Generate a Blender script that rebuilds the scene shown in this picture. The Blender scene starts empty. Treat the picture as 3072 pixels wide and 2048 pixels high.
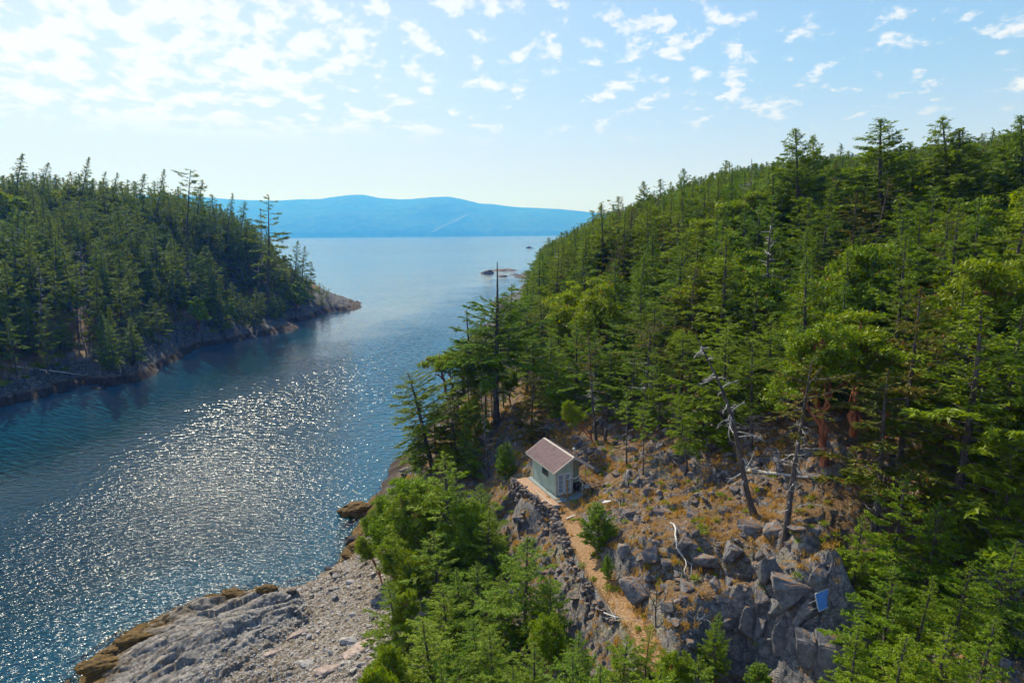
import bpy, bmesh, math, random
import numpy as np
from mathutils import Vector, Matrix, Euler
R = math.radians
scn = bpy.context.scene
COL = scn.collection

# ------------------------------------------------------------ camera
CAMH = 35.0
PITCH, ROLL = 8.95, -0.55
cam_d = bpy.data.cameras.new("camera"); cam = bpy.data.objects.new("camera", cam_d); COL.objects.link(cam)
cam_d.sensor_width = 36.0; cam_d.lens = 24.0
cam_d.clip_start = 0.5; cam_d.clip_end = 60000
CM = Euler((R(90 - PITCH), 0, 0)).to_matrix() @ Euler((0, 0, R(ROLL))).to_matrix()
cam.matrix_world = Matrix.Translation((0, 0, CAMH)) @ CM.to_4x4()
scn.camera = cam
CMN = np.array(CM)

# ------------------------------------------------------------ light
SUN_EL, SUN_AZ = 42.0, -30.0          # azimuth from +Y towards +X
sd = bpy.data.lights.new("sun", 'SUN'); so = bpy.data.objects.new("sun", sd); COL.objects.link(so)
sd.energy = 4.6; sd.angle = R(0.53); sd.color = (1.0, 0.96, 0.90)
sdir = Vector((math.sin(R(SUN_AZ)) * math.cos(R(SUN_EL)), math.cos(R(SUN_AZ)) * math.cos(R(SUN_EL)), math.sin(R(SUN_EL))))
so.rotation_euler = sdir.to_track_quat('Z', 'Y').to_euler()
so.location = (0, 0, 900)

scn.view_settings.view_transform = 'Standard'; scn.view_settings.look = 'None'
scn.view_settings.exposure = 0.68; scn.view_settings.gamma = 1.0
scn.render.engine = 'CYCLES'
scn.cycles.max_bounces = 6; scn.cycles.diffuse_bounces = 2; scn.cycles.glossy_bounces = 2
scn.cycles.transmission_bounces = 3; scn.cycles.transparent_max_bounces = 6; scn.cycles.volume_bounces = 0
scn.cycles.sample_clamp_indirect = 4.0; scn.cycles.sample_clamp_direct = 9.0

# ------------------------------------------------------------ node helpers
class NT:
    def __init__(s, tree): s.t = tree; s.n = tree.nodes; s.l = tree.links
    def node(s, typ, **kw):
        n = s.n.new(typ)
        for k, v in kw.items():
            if k.startswith('i_'):
                key = k[2:]
                key = int(key) if key.isdigit() else key.replace('_', ' ')
                s.set(n.inputs[key], v)
            else: setattr(n, k, v)
        return n
    def set(s, inp, v):
        if isinstance(v, bpy.types.NodeSocket): s.l.new(v, inp)
        else: inp.default_value = v
    def math(s, op, a, b=0.0, clamp=False, c=None):
        n = s.n.new('ShaderNodeMath'); n.operation = op; n.use_clamp = clamp
        s.set(n.inputs[0], a); s.set(n.inputs[1], b)
        if c is not None: s.set(n.inputs[2], c)
        return n.outputs[0]
    def ramp(s, v, lo, hi):
        n = s.n.new('ShaderNodeMapRange'); n.interpolation_type = 'SMOOTHSTEP'
        s.set(n.inputs[0], v); s.set(n.inputs[1], lo); s.set(n.inputs[2], hi)
        return n.outputs[0]
    def mix(s, f, a, b, typ='MIX'):
        n = s.n.new('ShaderNodeMix'); n.data_type = 'RGBA'; n.blend_type = typ
        s.set(n.inputs[0], f)
        for i, v in ((6, a), (7, b)):
            if isinstance(v, tuple) and len(v) == 3: v = v + (1,)
            s.set(n.inputs[i], v)
        return n.outputs[2]
    def noise(s, vec, scale, detail=3, rough=.55, dist=0.0, dim='3D'):
        n = s.n.new('ShaderNodeTexNoise'); n.noise_dimensions = dim
        if vec is not None: s.l.new(vec, n.inputs['Vector'])
        n.inputs['Scale'].default_value = scale; n.inputs['Detail'].default_value = detail
        n.inputs['Roughness'].default_value = rough; n.inputs['Distortion'].default_value = dist
        return n.outputs[0]
    def mapping(s, vec, scale=(1, 1, 1), rot=(0, 0, 0), loc=(0, 0, 0)):
        n = s.n.new('ShaderNodeMapping'); s.l.new(vec, n.inputs[0])
        n.inputs['Scale'].default_value = scale; n.inputs['Rotation'].default_value = rot; n.inputs['Location'].default_value = loc
        return n.outputs[0]

def new_mat(name):
    m = bpy.data.materials.new(name); m.use_nodes = True
    t = NT(m.node_tree); t.n.clear()
    out = t.n.new('ShaderNodeOutputMaterial')
    return m, t, out

# ------------------------------------------------------------ sky
w = bpy.data.worlds.new("World"); scn.world = w; w.use_nodes = True
t = NT(w.node_tree); t.n.clear()
wo = t.n.new('ShaderNodeOutputWorld'); bg = t.n.new('ShaderNodeBackground')
sky = t.node('ShaderNodeTexSky', sky_type='NISHITA', sun_disc=False)
sky.sun_elevation = R(SUN_EL); sky.sun_rotation = R(SUN_AZ); sky.air_density = 1.0; sky.dust_density = 1.2; sky.ozone_density = 1.5; sky.altitude = 0
tc = t.n.new('ShaderNodeTexCoord')
sx = t.n.new('ShaderNodeSeparateXYZ'); t.l.new(tc.outputs['Generated'], sx.inputs[0])
dz = t.math('ADD', t.math('MAXIMUM', sx.outputs[2], 0.0), 0.055)
px_ = t.math('MULTIPLY', t.math('ARCTAN2', sx.outputs[0], sx.outputs[1]), 3.2); py_ = t.math('MULTIPLY', t.math('LOGARITHM', dz, 2.718), 1.7)
cv = t.n.new('ShaderNodeCombineXYZ'); t.l.new(px_, cv.inputs[0]); t.l.new(py_, cv.inputs[1])
cvv = cv.outputs[0]
warm = t.mix(0.62, sky.outputs[0], (4.2, 7.2, 11.0))
warm = t.mix(t.ramp(sx.outputs[2], .2, .6), warm, (1.5, 3.5, 7.2))
n1 = t.noise(t.mapping(cvv, scale=(1.0, 1.0, 1), loc=(3.1, 1.7, 0)), 7.2, 8, .58, .12)
n2 = t.noise(t.mapping(cvv, scale=(1, 1.4, 1), loc=(9, 4, 2)), 1.1, 3, .5)
# cloud cover: thicker on the left, fading near the horizon
left = t.ramp(t.math('MULTIPLY', sx.outputs[0], -1.0), -0.12, 0.38)
cov = t.math('ADD', t.math('MULTIPLY', left, 0.115), t.math('MULTIPLY', t.math('SUBTRACT', n2, .5), .30))
hfade = t.ramp(sx.outputs[2], 0.115, 0.165)
dens = t.math('ADD', n1, cov)
c1 = t.math('MULTIPLY', t.ramp(dens, .525, .665), hfade)
veil = t.math('MULTIPLY', t.ramp(t.noise(t.mapping(cvv, scale=(.35, .9, 1)), .8, 4, .55), .4, .75), t.math('MULTIPLY', t.ramp(left, .1, 1.), .55))
hz = t.math('SUBTRACT', 1.0, t.ramp(sx.outputs[2], 0.0, 0.235))
col = t.mix(t.math('MULTIPLY', hz, .92), warm, (7.5, 7.7, 10.8))
leftglow = t.ramp(t.math('MULTIPLY', sx.outputs[0], -1.0), -0.55, 0.6)
high = t.math('SUBTRACT', 1.0, t.math('MULTIPLY', t.ramp(sx.outputs[2], .28, .55), .8))
col = t.mix(t.math('MULTIPLY', t.math('MULTIPLY', leftglow, .5), high), col, (8.6, 9.6, 11.2))
col = t.mix(t.math('MULTIPLY', veil, high), col, (9.9, 10.2, 11.2))
col = t.mix(t.math('MULTIPLY', t.math('MULTIPLY', c1, .78), high), col, (10.4, 10.5, 11.4))
t.l.new(col, bg.inputs[0]); bg.inputs[1].default_value = 0.0625
t.l.new(bg.outputs[0], wo.inputs[0])

# ------------------------------------------------------------ pixel <-> world (photo pixels, 3072 x 2048)
F = 2048.0
def ray(px, py):
    d = CMN @ np.array([(px - 1536) / F, -(py - 1024) / F, -1.0]); return d
def on_z(px, py, z):
    d = ray(px, py); k = (z - CAMH) / d[2]; return (d[0] * k, d[1] * k, z)
def at_y(px, y, py=900):
    d = ray(px, py); k = y / d[1]; return d[0] * k
def project(x, y, z):
    p = np.stack([np.asarray(x, float), np.asarray(y, float), np.asarray(z, float) - CAMH], -1) @ CMN
    dd = np.maximum(-p[..., 2], .01)
    return 1536 + F * p[..., 0] / dd, 1024 - F * p[..., 1] / dd, dd

# ------------------------------------------------------------ numpy noise
def _hash(ix, iy, seed):
    h = (ix.astype(np.int64) * 374761393 + iy.astype(np.int64) * 668265263 + seed * 1442695041) & 0xffffffff
    h = ((h ^ (h >> 13)) * 1274126177) & 0xffffffff
    h = ((h ^ (h >> 16)) * 2246822519) & 0xffffffff
    return ((h ^ (h >> 15)) & 0xffffff) / float(0xffffff)
def vnoise(x, y, seed=0):
    ix = np.floor(x); iy = np.floor(y); fx = x - ix; fy = y - iy
    fx = fx * fx * (3 - 2 * fx); fy = fy * fy * (3 - 2 * fy)
    ix = ix.astype(np.int64); iy = iy.astype(np.int64)
    a = _hash(ix, iy, seed); b = _hash(ix + 1, iy, seed); c = _hash(ix, iy + 1, seed); d = _hash(ix + 1, iy + 1, seed)
    return (a + (b - a) * fx) * (1 - fy) + (c + (d - c) * fx) * fy
def fbm(x, y, seed=0, o=4):
    s = 0; a = 1; tot = 0
    for k in range(o):
        s = s + a * (vnoise(x, y, seed + k) - .5); tot += a; a *= .5; x = x * 2.03 + 17.1; y = y * 2.03 + 5.3
    return s / tot * 2
def blocks(x, y, seed=0):
    """angular blocks: every cell is a tilted facet; returns facet height and crack distance"""
    ix = np.floor(x).astype(np.int64); iy = np.floor(y).astype(np.int64)
    f1 = np.full(x.shape, 9.); f2 = np.full(x.shape, 9.); h = np.zeros(x.shape)
    for dx in (-1, 0, 1):
        for dy in (-1, 0, 1):
            cx = ix + dx; cy = iy + dy
            qx = cx + _hash(cx, cy, seed); qy = cy + _hash(cx, cy, seed + 7)
            ex = x - qx; ey = y - qy
            d = np.maximum(np.abs(ex * .9 + ey * .3), np.abs(ey * .9 - ex * .3)) * .6 + np.sqrt(ex * ex + ey * ey) * .4
            hh = (_hash(cx, cy, seed + 3) - .5) + ex * (_hash(cx, cy, seed + 4) - .5) * 1.1 + ey * (_hash(cx, cy, seed + 5) - .5) * 1.1
            m = d < f1
            f2 = np.where(m, f1, np.minimum(f2, d)); h = np.where(m, hh, h); f1 = np.where(m, d, f1)
    return h, f2 - f1
def sstep(v, a, b):
    k = np.clip((v - a) / (b - a), 0, 1); return k * k * (3 - 2 * k)
def in_poly(px, py, poly):
    px = np.asarray(px); py = np.asarray(py); c = np.zeros(px.shape, bool); n = len(poly)
    for i in range(n):
        x1, y1 = poly[i]; x2, y2 = poly[(i + 1) % n]
        if y1 == y2: continue
        k = ((y1 > py) != (y2 > py)) & (px < (x2 - x1) * (py - y1) / (y2 - y1) + x1)
        c ^= k
    return c
def seg_dist(x, y, pts):
    d = np.full(np.shape(x), 1e9)
    for (x1, y1), (x2, y2) in zip(pts[:-1], pts[1:]):
        vx, vy = x2 - x1, y2 - y1; L = vx * vx + vy * vy
        k = np.clip(((x - x1) * vx + (y - y1) * vy) / L, 0, 1)
        d = np.minimum(d, np.hypot(x - x1 - k * vx, y - y1 - k * vy))
    return d

# ------------------------------------------------------------ terrain control points
PZ = []   # (px, py, z) seen ground
for p in [(130,2120),(253,2030),(262,1990),(320,1945),(400,1885),(500,1850),(598,1812),(700,1778),(830,1765),(900,1755),(960,1722),(1010,1690),(1040,1640),(1062,1590),(1090,1550),(1105,1515),(1135,1465),(1175,1410),(1240,1340),(1330,1250),(1420,1150),(1500,1050),(1562,950),(1597,880),(1618,842),(1650,805),(1690,775),(1770,748)]: PZ.append(p + (0.0,))
for p in [(0,1215),(-250,1290),(160,1180),(261,1150),(330,1160),(439,1131),(502,1089),(617,1037),(732,984),(858,969),(962,940),(1030,930),(1078,922),(1078,912),(1040,898),(940,868),(850,832),(700,803),(500,790),(200,780)]: PZ.append(p + (0.0,))
for p in [(0,2048),(130,1950),(300,1840),(500,1750),(750,1690),(900,1640),(980,1540),(1020,1450),(1080,1380),(1150,1290),(1250,1170),(1350,1060),(1430,940),(1500,850),(1560,795)]: PZ.append(p + (-3.0,))
for p in [(1575,818),(1592,796),(1545,828),(1606,778),(1500,768),(1560,775),(1545,792),(1600,766),(1480,790),(1560,752),(1590,738),(1530,740),(1620,728),(100,1290),(400,1200),(550,1130),(750,1050),(950,985),(1140,945),(1140,895),(1000,850),(860,800)]: PZ.append(p + (-3.0,))
for p in [(0,1750),(600,1500),(300,1500),(800,1200),(1100,1030),(1300,850),(1200,760),(-300,1600),(900,745),(1500,745)]: PZ.append(p + (-8.0,))
PZ += [(1655,1482,12.0),(1735,1470,12.1),(1600,1400,11.8),(1560,1340,11.8),(1700,1530,11.8),(1760,1680,11.8),(1850,1800,11.8),(1930,1920,11.8),(1990,2030,11.6),
 (1650,1560,10.9),(1600,1600,9.3),(1500,1550,7.6),(1450,1450,7.5),(1700,1750,10.2),(1800,1900,10.2),(1600,1900,6.8),(1400,1750,4.8),(1200,1900,3.6),(1130,2048,3.4),(1350,2000,5),(1500,2040,6.3),(1150,1700,2.8),(1120,1620,2.4),(1200,1500,4.5),(1300,1410,7.8),(1250,1400,4.5),(1400,1330,9),
 (1000,1850,2.0),(900,1950,2.3),(850,1850,1.7),(700,1900,2.4),(600,1870,1.6),(500,1950,2.0),(400,2000,1.6),(330,2020,1.0),(700,2048,2.6),(1000,2040,3.0),(450,2100,1.6),
 (1800,1590,13.2),(1860,1700,13.2),(1950,1800,13.2),(2020,1900,12.8),(1900,1560,14),(2000,1620,14.3),(2100,1600,14.8),(2200,1580,15.3),(2270,1530,15.6),(2360,1620,15.9),(2450,1600,17),(2100,1750,14.2),(2130,1850,13.2),(2210,1780,14.4),(2400,1650,16.2),(2500,1700,16.2),
 (2300,1960,9.4),(2450,2020,8.8),(2550,2040,8.8),(2200,1990,10.5),(2150,2048,10.2),(2290,1860,11.2),(2440,1800,13.2),(2330,1720,15.2),
 (1900,1480,14),(2000,1440,14.4),(2150,1450,15.3),(2300,1430,16.8),(2450,1420,17.8),(1900,1350,14.3),(1750,1330,13.2),(1650,1270,13.0),(1550,1290,12),(1490,1270,11.5),(1750,1200,14.2),(1900,1250,15.0),(2100,1300,17),(2100,1200,18.4),(2300,1300,18.5),(2500,1330,19),(1600,1180,13.5),(1700,1120,16),(1900,1150,17.2)]
CX, CY, CZ = [], [], []
for p in PZ:
    q = on_z(*p); CX.append(q[0]); CY.append(q[1]); CZ.append(q[2])
PY_ = []  # (px, forward distance, z)
PY_ += [(0,150,4.5),(0,170,11),(0,210,26),(0,260,40),(0,320,43),(0,420,25),(0,560,0),(0,700,-8),
 (300,168,4),(300,190,12),(300,230,27),(300,280,40),(300,340,39),(300,450,14),(600,222,4),(600,240,11),(600,280,27),(600,330,38),(600,390,33),(600,470,8),
 (800,262,4),(800,290,15),(800,320,26),(800,350,27),(800,400,9),(930,312,4),(930,322,8),(930,335,8),(1010,322,2.3),(1045,325,1.6),
 (-500,120,6),(-500,150,14),(-500,220,30),(-500,300,38),(-500,100,-3),(-700,70,-6)]
PY_ += [(1570,110,12),(1575,150,10),(1595,200,9),(1622,300,7),(1600,120,15),(1620,200,16),(1640,350,12),(1640,600,8),(1700,120,20),(1700,200,23),(1700,350,20),(1700,600,17),(1700,1000,6),
 (1900,100,20),(1900,150,28),(1900,250,34),(1900,400,36),(1900,700,32),(1900,1100,10),(2100,80,20.5),(2100,120,29),(2100,200,35),(2100,300,40),(2100,500,47),(2100,900,30),
 (2400,60,20),(2400,90,26),(2400,140,32),(2400,220,41),(2400,400,54),(2400,800,50),(2700,50,19.5),(2700,80,25),(2700,120,31),(2700,200,42),(2700,400,58),
 (3072,45,19),(3072,70,27),(3072,110,36),(3072,200,52),(3072,400,72),(3600,40,20),(3600,70,29),(3600,120,42),(3600,300,64),
 (2650,33,13.5),(2700,24,9),(3072,30,14),(3072,20,9.5),(2500,26,7.5),(1536,26,4.5),(1536,16,3),(1000,26,2),(600,20,1),(2500,14,7),(1000,12,2),(3600,14,10),(300,28,.3),(3900,30,16)]
for px, y, z in PY_:
    CX.append(at_y(px, y)); CY.append(y); CZ.append(z)
CX = np.array(CX); CY = np.array(CY); CZ = np.array(CZ, float)
CU = np.arctan2(CX, CY); CV = np.log(np.hypot(CX, CY))
def _phi(du, dv): return np.sqrt(du * du + dv * dv + .02 ** 2)
def _warp(z): return z
n = len(CU)
A = _phi(CU[:, None] - CU[None], CV[:, None] - CV[None]) - np.eye(n) * 0.002
P = np.stack([np.ones(n), CU, CV], 1)
K = np.block([[A, P], [P.T, np.zeros((3, 3))]])
W = np.linalg.solve(K, np.concatenate([CZ, np.zeros(3)]))
def base_z(x, y):
    sh = np.shape(x); x = np.ravel(x); y = np.ravel(y)
    u = np.arctan2(x, y); v = np.log(np.hypot(x, y)); o = np.empty(len(x))
    for i in range(0, len(x), 40000):
        s = slice(i, i + 40000)
        o[s] = _phi(u[s, None] - CU[None], v[s, None] - CV[None]) @ W[:n] + W[n] + W[n + 1] * u[s] + W[n + 2] * v[s]
    return o.reshape(sh)

# ------------------------------------------------------------ terrain grid (polar, finer where the ground is seen close by)
TH = np.radians(np.concatenate([np.arange(-64, -42, .5), np.arange(-42, 42, .09), np.arange(42, 66, .5)]))
rr = [10.]
while rr[-1] < 30: rr.append(rr[-1] + .5)
while rr[-1] < 92: rr.append(rr[-1] + .125)
while rr[-1] < 1900: rr.append(rr[-1] * 1.006)
RR = np.array(rr)
TT, RRm = np.meshgrid(TH, RR)
GX = np.sin(TT) * RRm; GY = np.cos(TT) * RRm
GZ0 = base_z(GX, GY)
gpx, gpy, gdd = project(GX, GY, GZ0)
PATH = [on_z(*p)[:2] for p in [(1690,1505,11.9),(1700,1540,11.8),(1745,1640,11.8),(1800,1730,11.8),(1860,1810,11.8),(1925,1890,11.8),(1960,1990,11.7)]]
dpath = seg_dist(GX, GY, PATH)
BEACH = [(100,2300),(240,1980),(420,1860),(640,1760),(900,1740),(1040,1560),(1180,1580),(1240,1750),(1320,1850),(1380,2048),(1400,2600)]
m_beach = in_poly(gpx, gpy, BEACH).astype(float)
OUT = [(250,2048),(330,1960),(440,1890),(640,1800),(760,1790),(900,1790),(930,1830),(880,1880),(790,1930),(700,1990),(620,2060),(560,2200),(300,2200)]
def soft_poly(poly, rad=10):
    acc = 0
    for k in range(8):
        a = k * math.pi / 4; acc = acc + in_poly(gpx + rad * math.cos(a), gpy + rad * math.sin(a), poly)
    return acc / 8.
m_out = soft_poly(OUT, 16)
near = 1 - sstep(RRm, 110, 200)
m_rock = np.clip(near * (1 - sstep(dpath, .5, 1.1) * 0 ), 0, 1)
flat = 1 - sstep(dpath, .55, 1.3)
HUTC = (4.6, 60.4)
dh = np.hypot(GX - HUTC[0], GY - HUTC[1])
flat = np.maximum(flat, 1 - sstep(dh, 3.7, 4.9))
# rocky relief
wx = GX + 1.2 * fbm(GX * .35, GY * .35, 11, 3); wy = GY + 1.2 * fbm(GX * .35 + 40, GY * .35, 12, 3)
b1, e1 = blocks(wx / 3.4, wy / 2.6, 1); b2, e2 = blocks(wx / 1.25, wy / .95, 2); b3, e3 = blocks(wx / .48, wy / .4, 3)
patch = sstep(fbm(GX * .16, GY * .16, 31, 3), -.25, .2)
land = sstep(GZ0, .4, 4.0)
rockh = (b1 * .8 + b2 * .42 + b3 * .16) * (.4 + .7 * patch) - .25 * (1 - sstep(e2, 0, .12)) * patch
dune = fbm(GX * .9, GY * .9, 5, 4) * .18
rockland = np.clip(land * near * (1 - flat) * (1 - m_beach), 0, 1)
# beach slab relief: strata running diagonally
ca, sa = math.cos(R(38)), math.sin(R(38))
ux = GX * ca + GY * sa; uy = -GX * sa + GY * ca
sx1, se1 = blocks(ux / 3.2 + .4 * fbm(ux * .3, uy * .3, 3, 2), uy / 1.0, 21); sx2, se2 = blocks(ux / 1.2, uy / .42, 22); sx3, se3 = blocks(ux / .45, uy / .3, 23)
outc = m_out * (.55 + 1.25 * np.abs(fbm(ux * .16, uy * .34, 44, 2)) + sx1 * .75 * sstep(fbm(ux * .2, uy * .2, 46, 2), -.3, .3) + sx2 * .10 + sx3 * .03 + fbm(ux * .8, uy * 1.6, 47, 3) * .1 - .30 * (1 - sstep(se1, 0, .10)) - .12 * (1 - sstep(se2, 0, .10)))
grav = (1 - m_out) * m_beach * (sx3 * .16 + dune * .5 + (sx2 * .3) * sstep(fbm(GX * .3, GY * .3, 9, 2), 0, .3))
shore_amp = sstep(GZ0, -1.5, .6) * (1 - sstep(GZ0, 3.5, 9)) * (1 - m_beach)
far_b1, _ = blocks(wx / 6.5, wy / 3.6, 51); far_b2, _ = blocks(wx / 2.2, wy / 1.6, 52)
shore = shore_amp * (far_b1 * 1.7 + far_b2 * .8 + .35) * (.35 + .65 * sstep(RRm, 90, 150)) * (1 - sstep(RRm, 330, 430))
hills = sstep(GZ0, 3, 12) * (fbm(GX * .03, GY * .03, 61, 4) * 3.0 * sstep(RRm, 90, 160) + fbm(GX * .2, GY * .2, 62, 3) * .6)
GZ = GZ0 + rockland * rockh + (outc + grav) * near + shore + hills * (1 - flat) + dune * (1 - flat) * near * land
GZ = GZ * (1 - flat) + flat * (GZ0 * .3 + 11.85 * .7 + dune * .12)
NR, NTH = GX.shape
def ground(x, y):
    r = math.hypot(x, y); th = math.atan2(x, y)
    i = min(max(int(np.searchsorted(RR, r)) - 1, 0), NR - 2); j = min(max(int(np.searchsorted(TH, th)) - 1, 0), NTH - 2)
    a = min(max((r - RR[i]) / (RR[i + 1] - RR[i]), 0), 1); b = min(max((th - TH[j]) / (TH[j + 1] - TH[j]), 0), 1)
    return float((GZ[i, j] * (1 - b) + GZ[i, j + 1] * b) * (1 - a) + (GZ[i + 1, j] * (1 - b) + GZ[i + 1, j + 1] * b) * a)
def hit(px, py):
    d = ray(px, py); d = d / np.linalg.norm(d); s = 15.0
    while s < 900:
        x, y, z = d[0] * s, d[1] * s, CAMH + d[2] * s
        g = max(ground(x, y), -.05)
        if z <= g: return (x, y, g)
        s += min(max(.06, (z - g) * .3), 5)
    return (d[0] * 900, d[1] * 900, 0)

# ------------------------------------------------------------ mesh helpers
def mesh_np(name, V, Fq, mats, smooth=False, midx=None, attrs=None):
    me = bpy.data.meshes.new(name)
    V = np.asarray(V, np.float32); Fq = np.asarray(Fq, np.int32); k = Fq.shape[1]; nf = len(Fq)
    me.vertices.add(len(V)); me.vertices.foreach_set('co', V.ravel())
    me.loops.add(nf * k); me.loops.foreach_set('vertex_index', Fq.ravel())
    me.polygons.add(nf); me.polygons.foreach_set('loop_start', np.arange(0, nf * k, k, dtype=np.int32))
    me.polygons.foreach_set('loop_total', np.full(nf, k, np.int32))
    if smooth: me.polygons.foreach_set('use_smooth', np.ones(nf, bool))
    for m in mats: me.materials.append(m)
    if midx is not None: me.polygons.foreach_set('material_index', np.asarray(midx, np.int32))
    if attrs:
        for an, (dom, data) in attrs.items():
            a = me.attributes.new(an, 'FLOAT', dom); a.data.foreach_set('value', np.asarray(data, np.float32).ravel())
    me.update(calc_edges=True)
    return me
def link(name, me, parent=None, loc=None, rot=None, scale=None):
    o = bpy.data.objects.new(name, me); COL.objects.link(o)
    if parent is not None: o.parent = parent
    if loc is not None: o.location = loc
    if rot is not None: o.rotation_euler = rot
    if scale is not None: o.scale = scale
    return o
def tag(o, label=None, cat=None, group=None, kind=None):
    if label: o['label'] = label
    if cat: o['category'] = cat
    if group: o['group'] = group
    if kind: o['kind'] = kind
    return o
class MB:
    """collects primitives into one mesh"""
    def __init__(s): s.v = []; s.f = []; s.m = []
    def add(s, vs, fs, m=0):
        b = len(s.v); s.v += [tuple(v) for v in vs]; s.f += [tuple(b + i for i in f) for f in fs]; s.m += [m] * len(fs)
    def box(s, c, size, m=0, M=None):
        x, y, z = size[0] / 2, size[1] / 2, size[2] / 2
        vs = [Vector((sx * x, sy * y, sz * z)) for sz in (-1, 1) for sy in (-1, 1) for sx in (-1, 1)]
        if M is not None: vs = [M @ v for v in vs]
        c = Vector(c); vs = [v + c for v in vs]
        s.add(vs, [(0, 2, 3, 1), (4, 5, 7, 6), (0, 1, 5, 4), (1, 3, 7, 5), (3, 2, 6, 7), (2, 0, 4, 6)], m)
    def tube(s, pts, rad, n=6, m=0, cap=True):
        pts = [Vector(p) for p in pts]; rings = []; up = Vector((0, 0, 1)); b = len(s.v)
        prev = None
        for i, p in enumerate(pts):
            d = (pts[min(i + 1, len(pts) - 1)] - pts[max(i - 1, 0)])
            d = d.normalized() if d.length > 1e-9 else Vector((0, 0, 1))
            if prev is None:
                a = d.cross(Vector((1, 0, 0))) if abs(d.x) < .8 else d.cross(Vector((0, 1, 0)))
            else: a = prev - d * prev.dot(d)
            a.normalize(); prev = a; c = d.cross(a)
            r = rad[i] if hasattr(rad, '__len__') else rad
            for k in range(n):
                th = 2 * math.pi * k / n; s.v.append(tuple(p + a * (r * math.cos(th)) + c * (r * math.sin(th))))
        for i in range(len(pts) - 1):
            for k in range(n):
                s.f.append((b + i * n + k, b + i * n + (k + 1) % n, b + (i + 1) * n + (k + 1) % n, b + (i + 1) * n + k)); s.m.append(m)
        if cap:
            s.f.append(tuple(b + k for k in reversed(range(n)))); s.m.append(m)
            s.f.append(tuple(b + (len(pts) - 1) * n + k for k in range(n))); s.m.append(m)
    def mesh(s, name, mats, smooth=False):
        me = bpy.data.meshes.new(name); me.from_pydata(s.v, [], s.f)
        for m in mats: me.materials.append(m)
        me.polygons.foreach_set('material_index', s.m)
        if smooth: me.polygons.foreach_set('use_smooth', [True] * len(s.f))
        me.update(); return me
    def build(s, name, mats, parent=None, smooth=False, **kw): return link(name, s.mesh(name, mats, smooth), parent, **kw)
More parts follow.
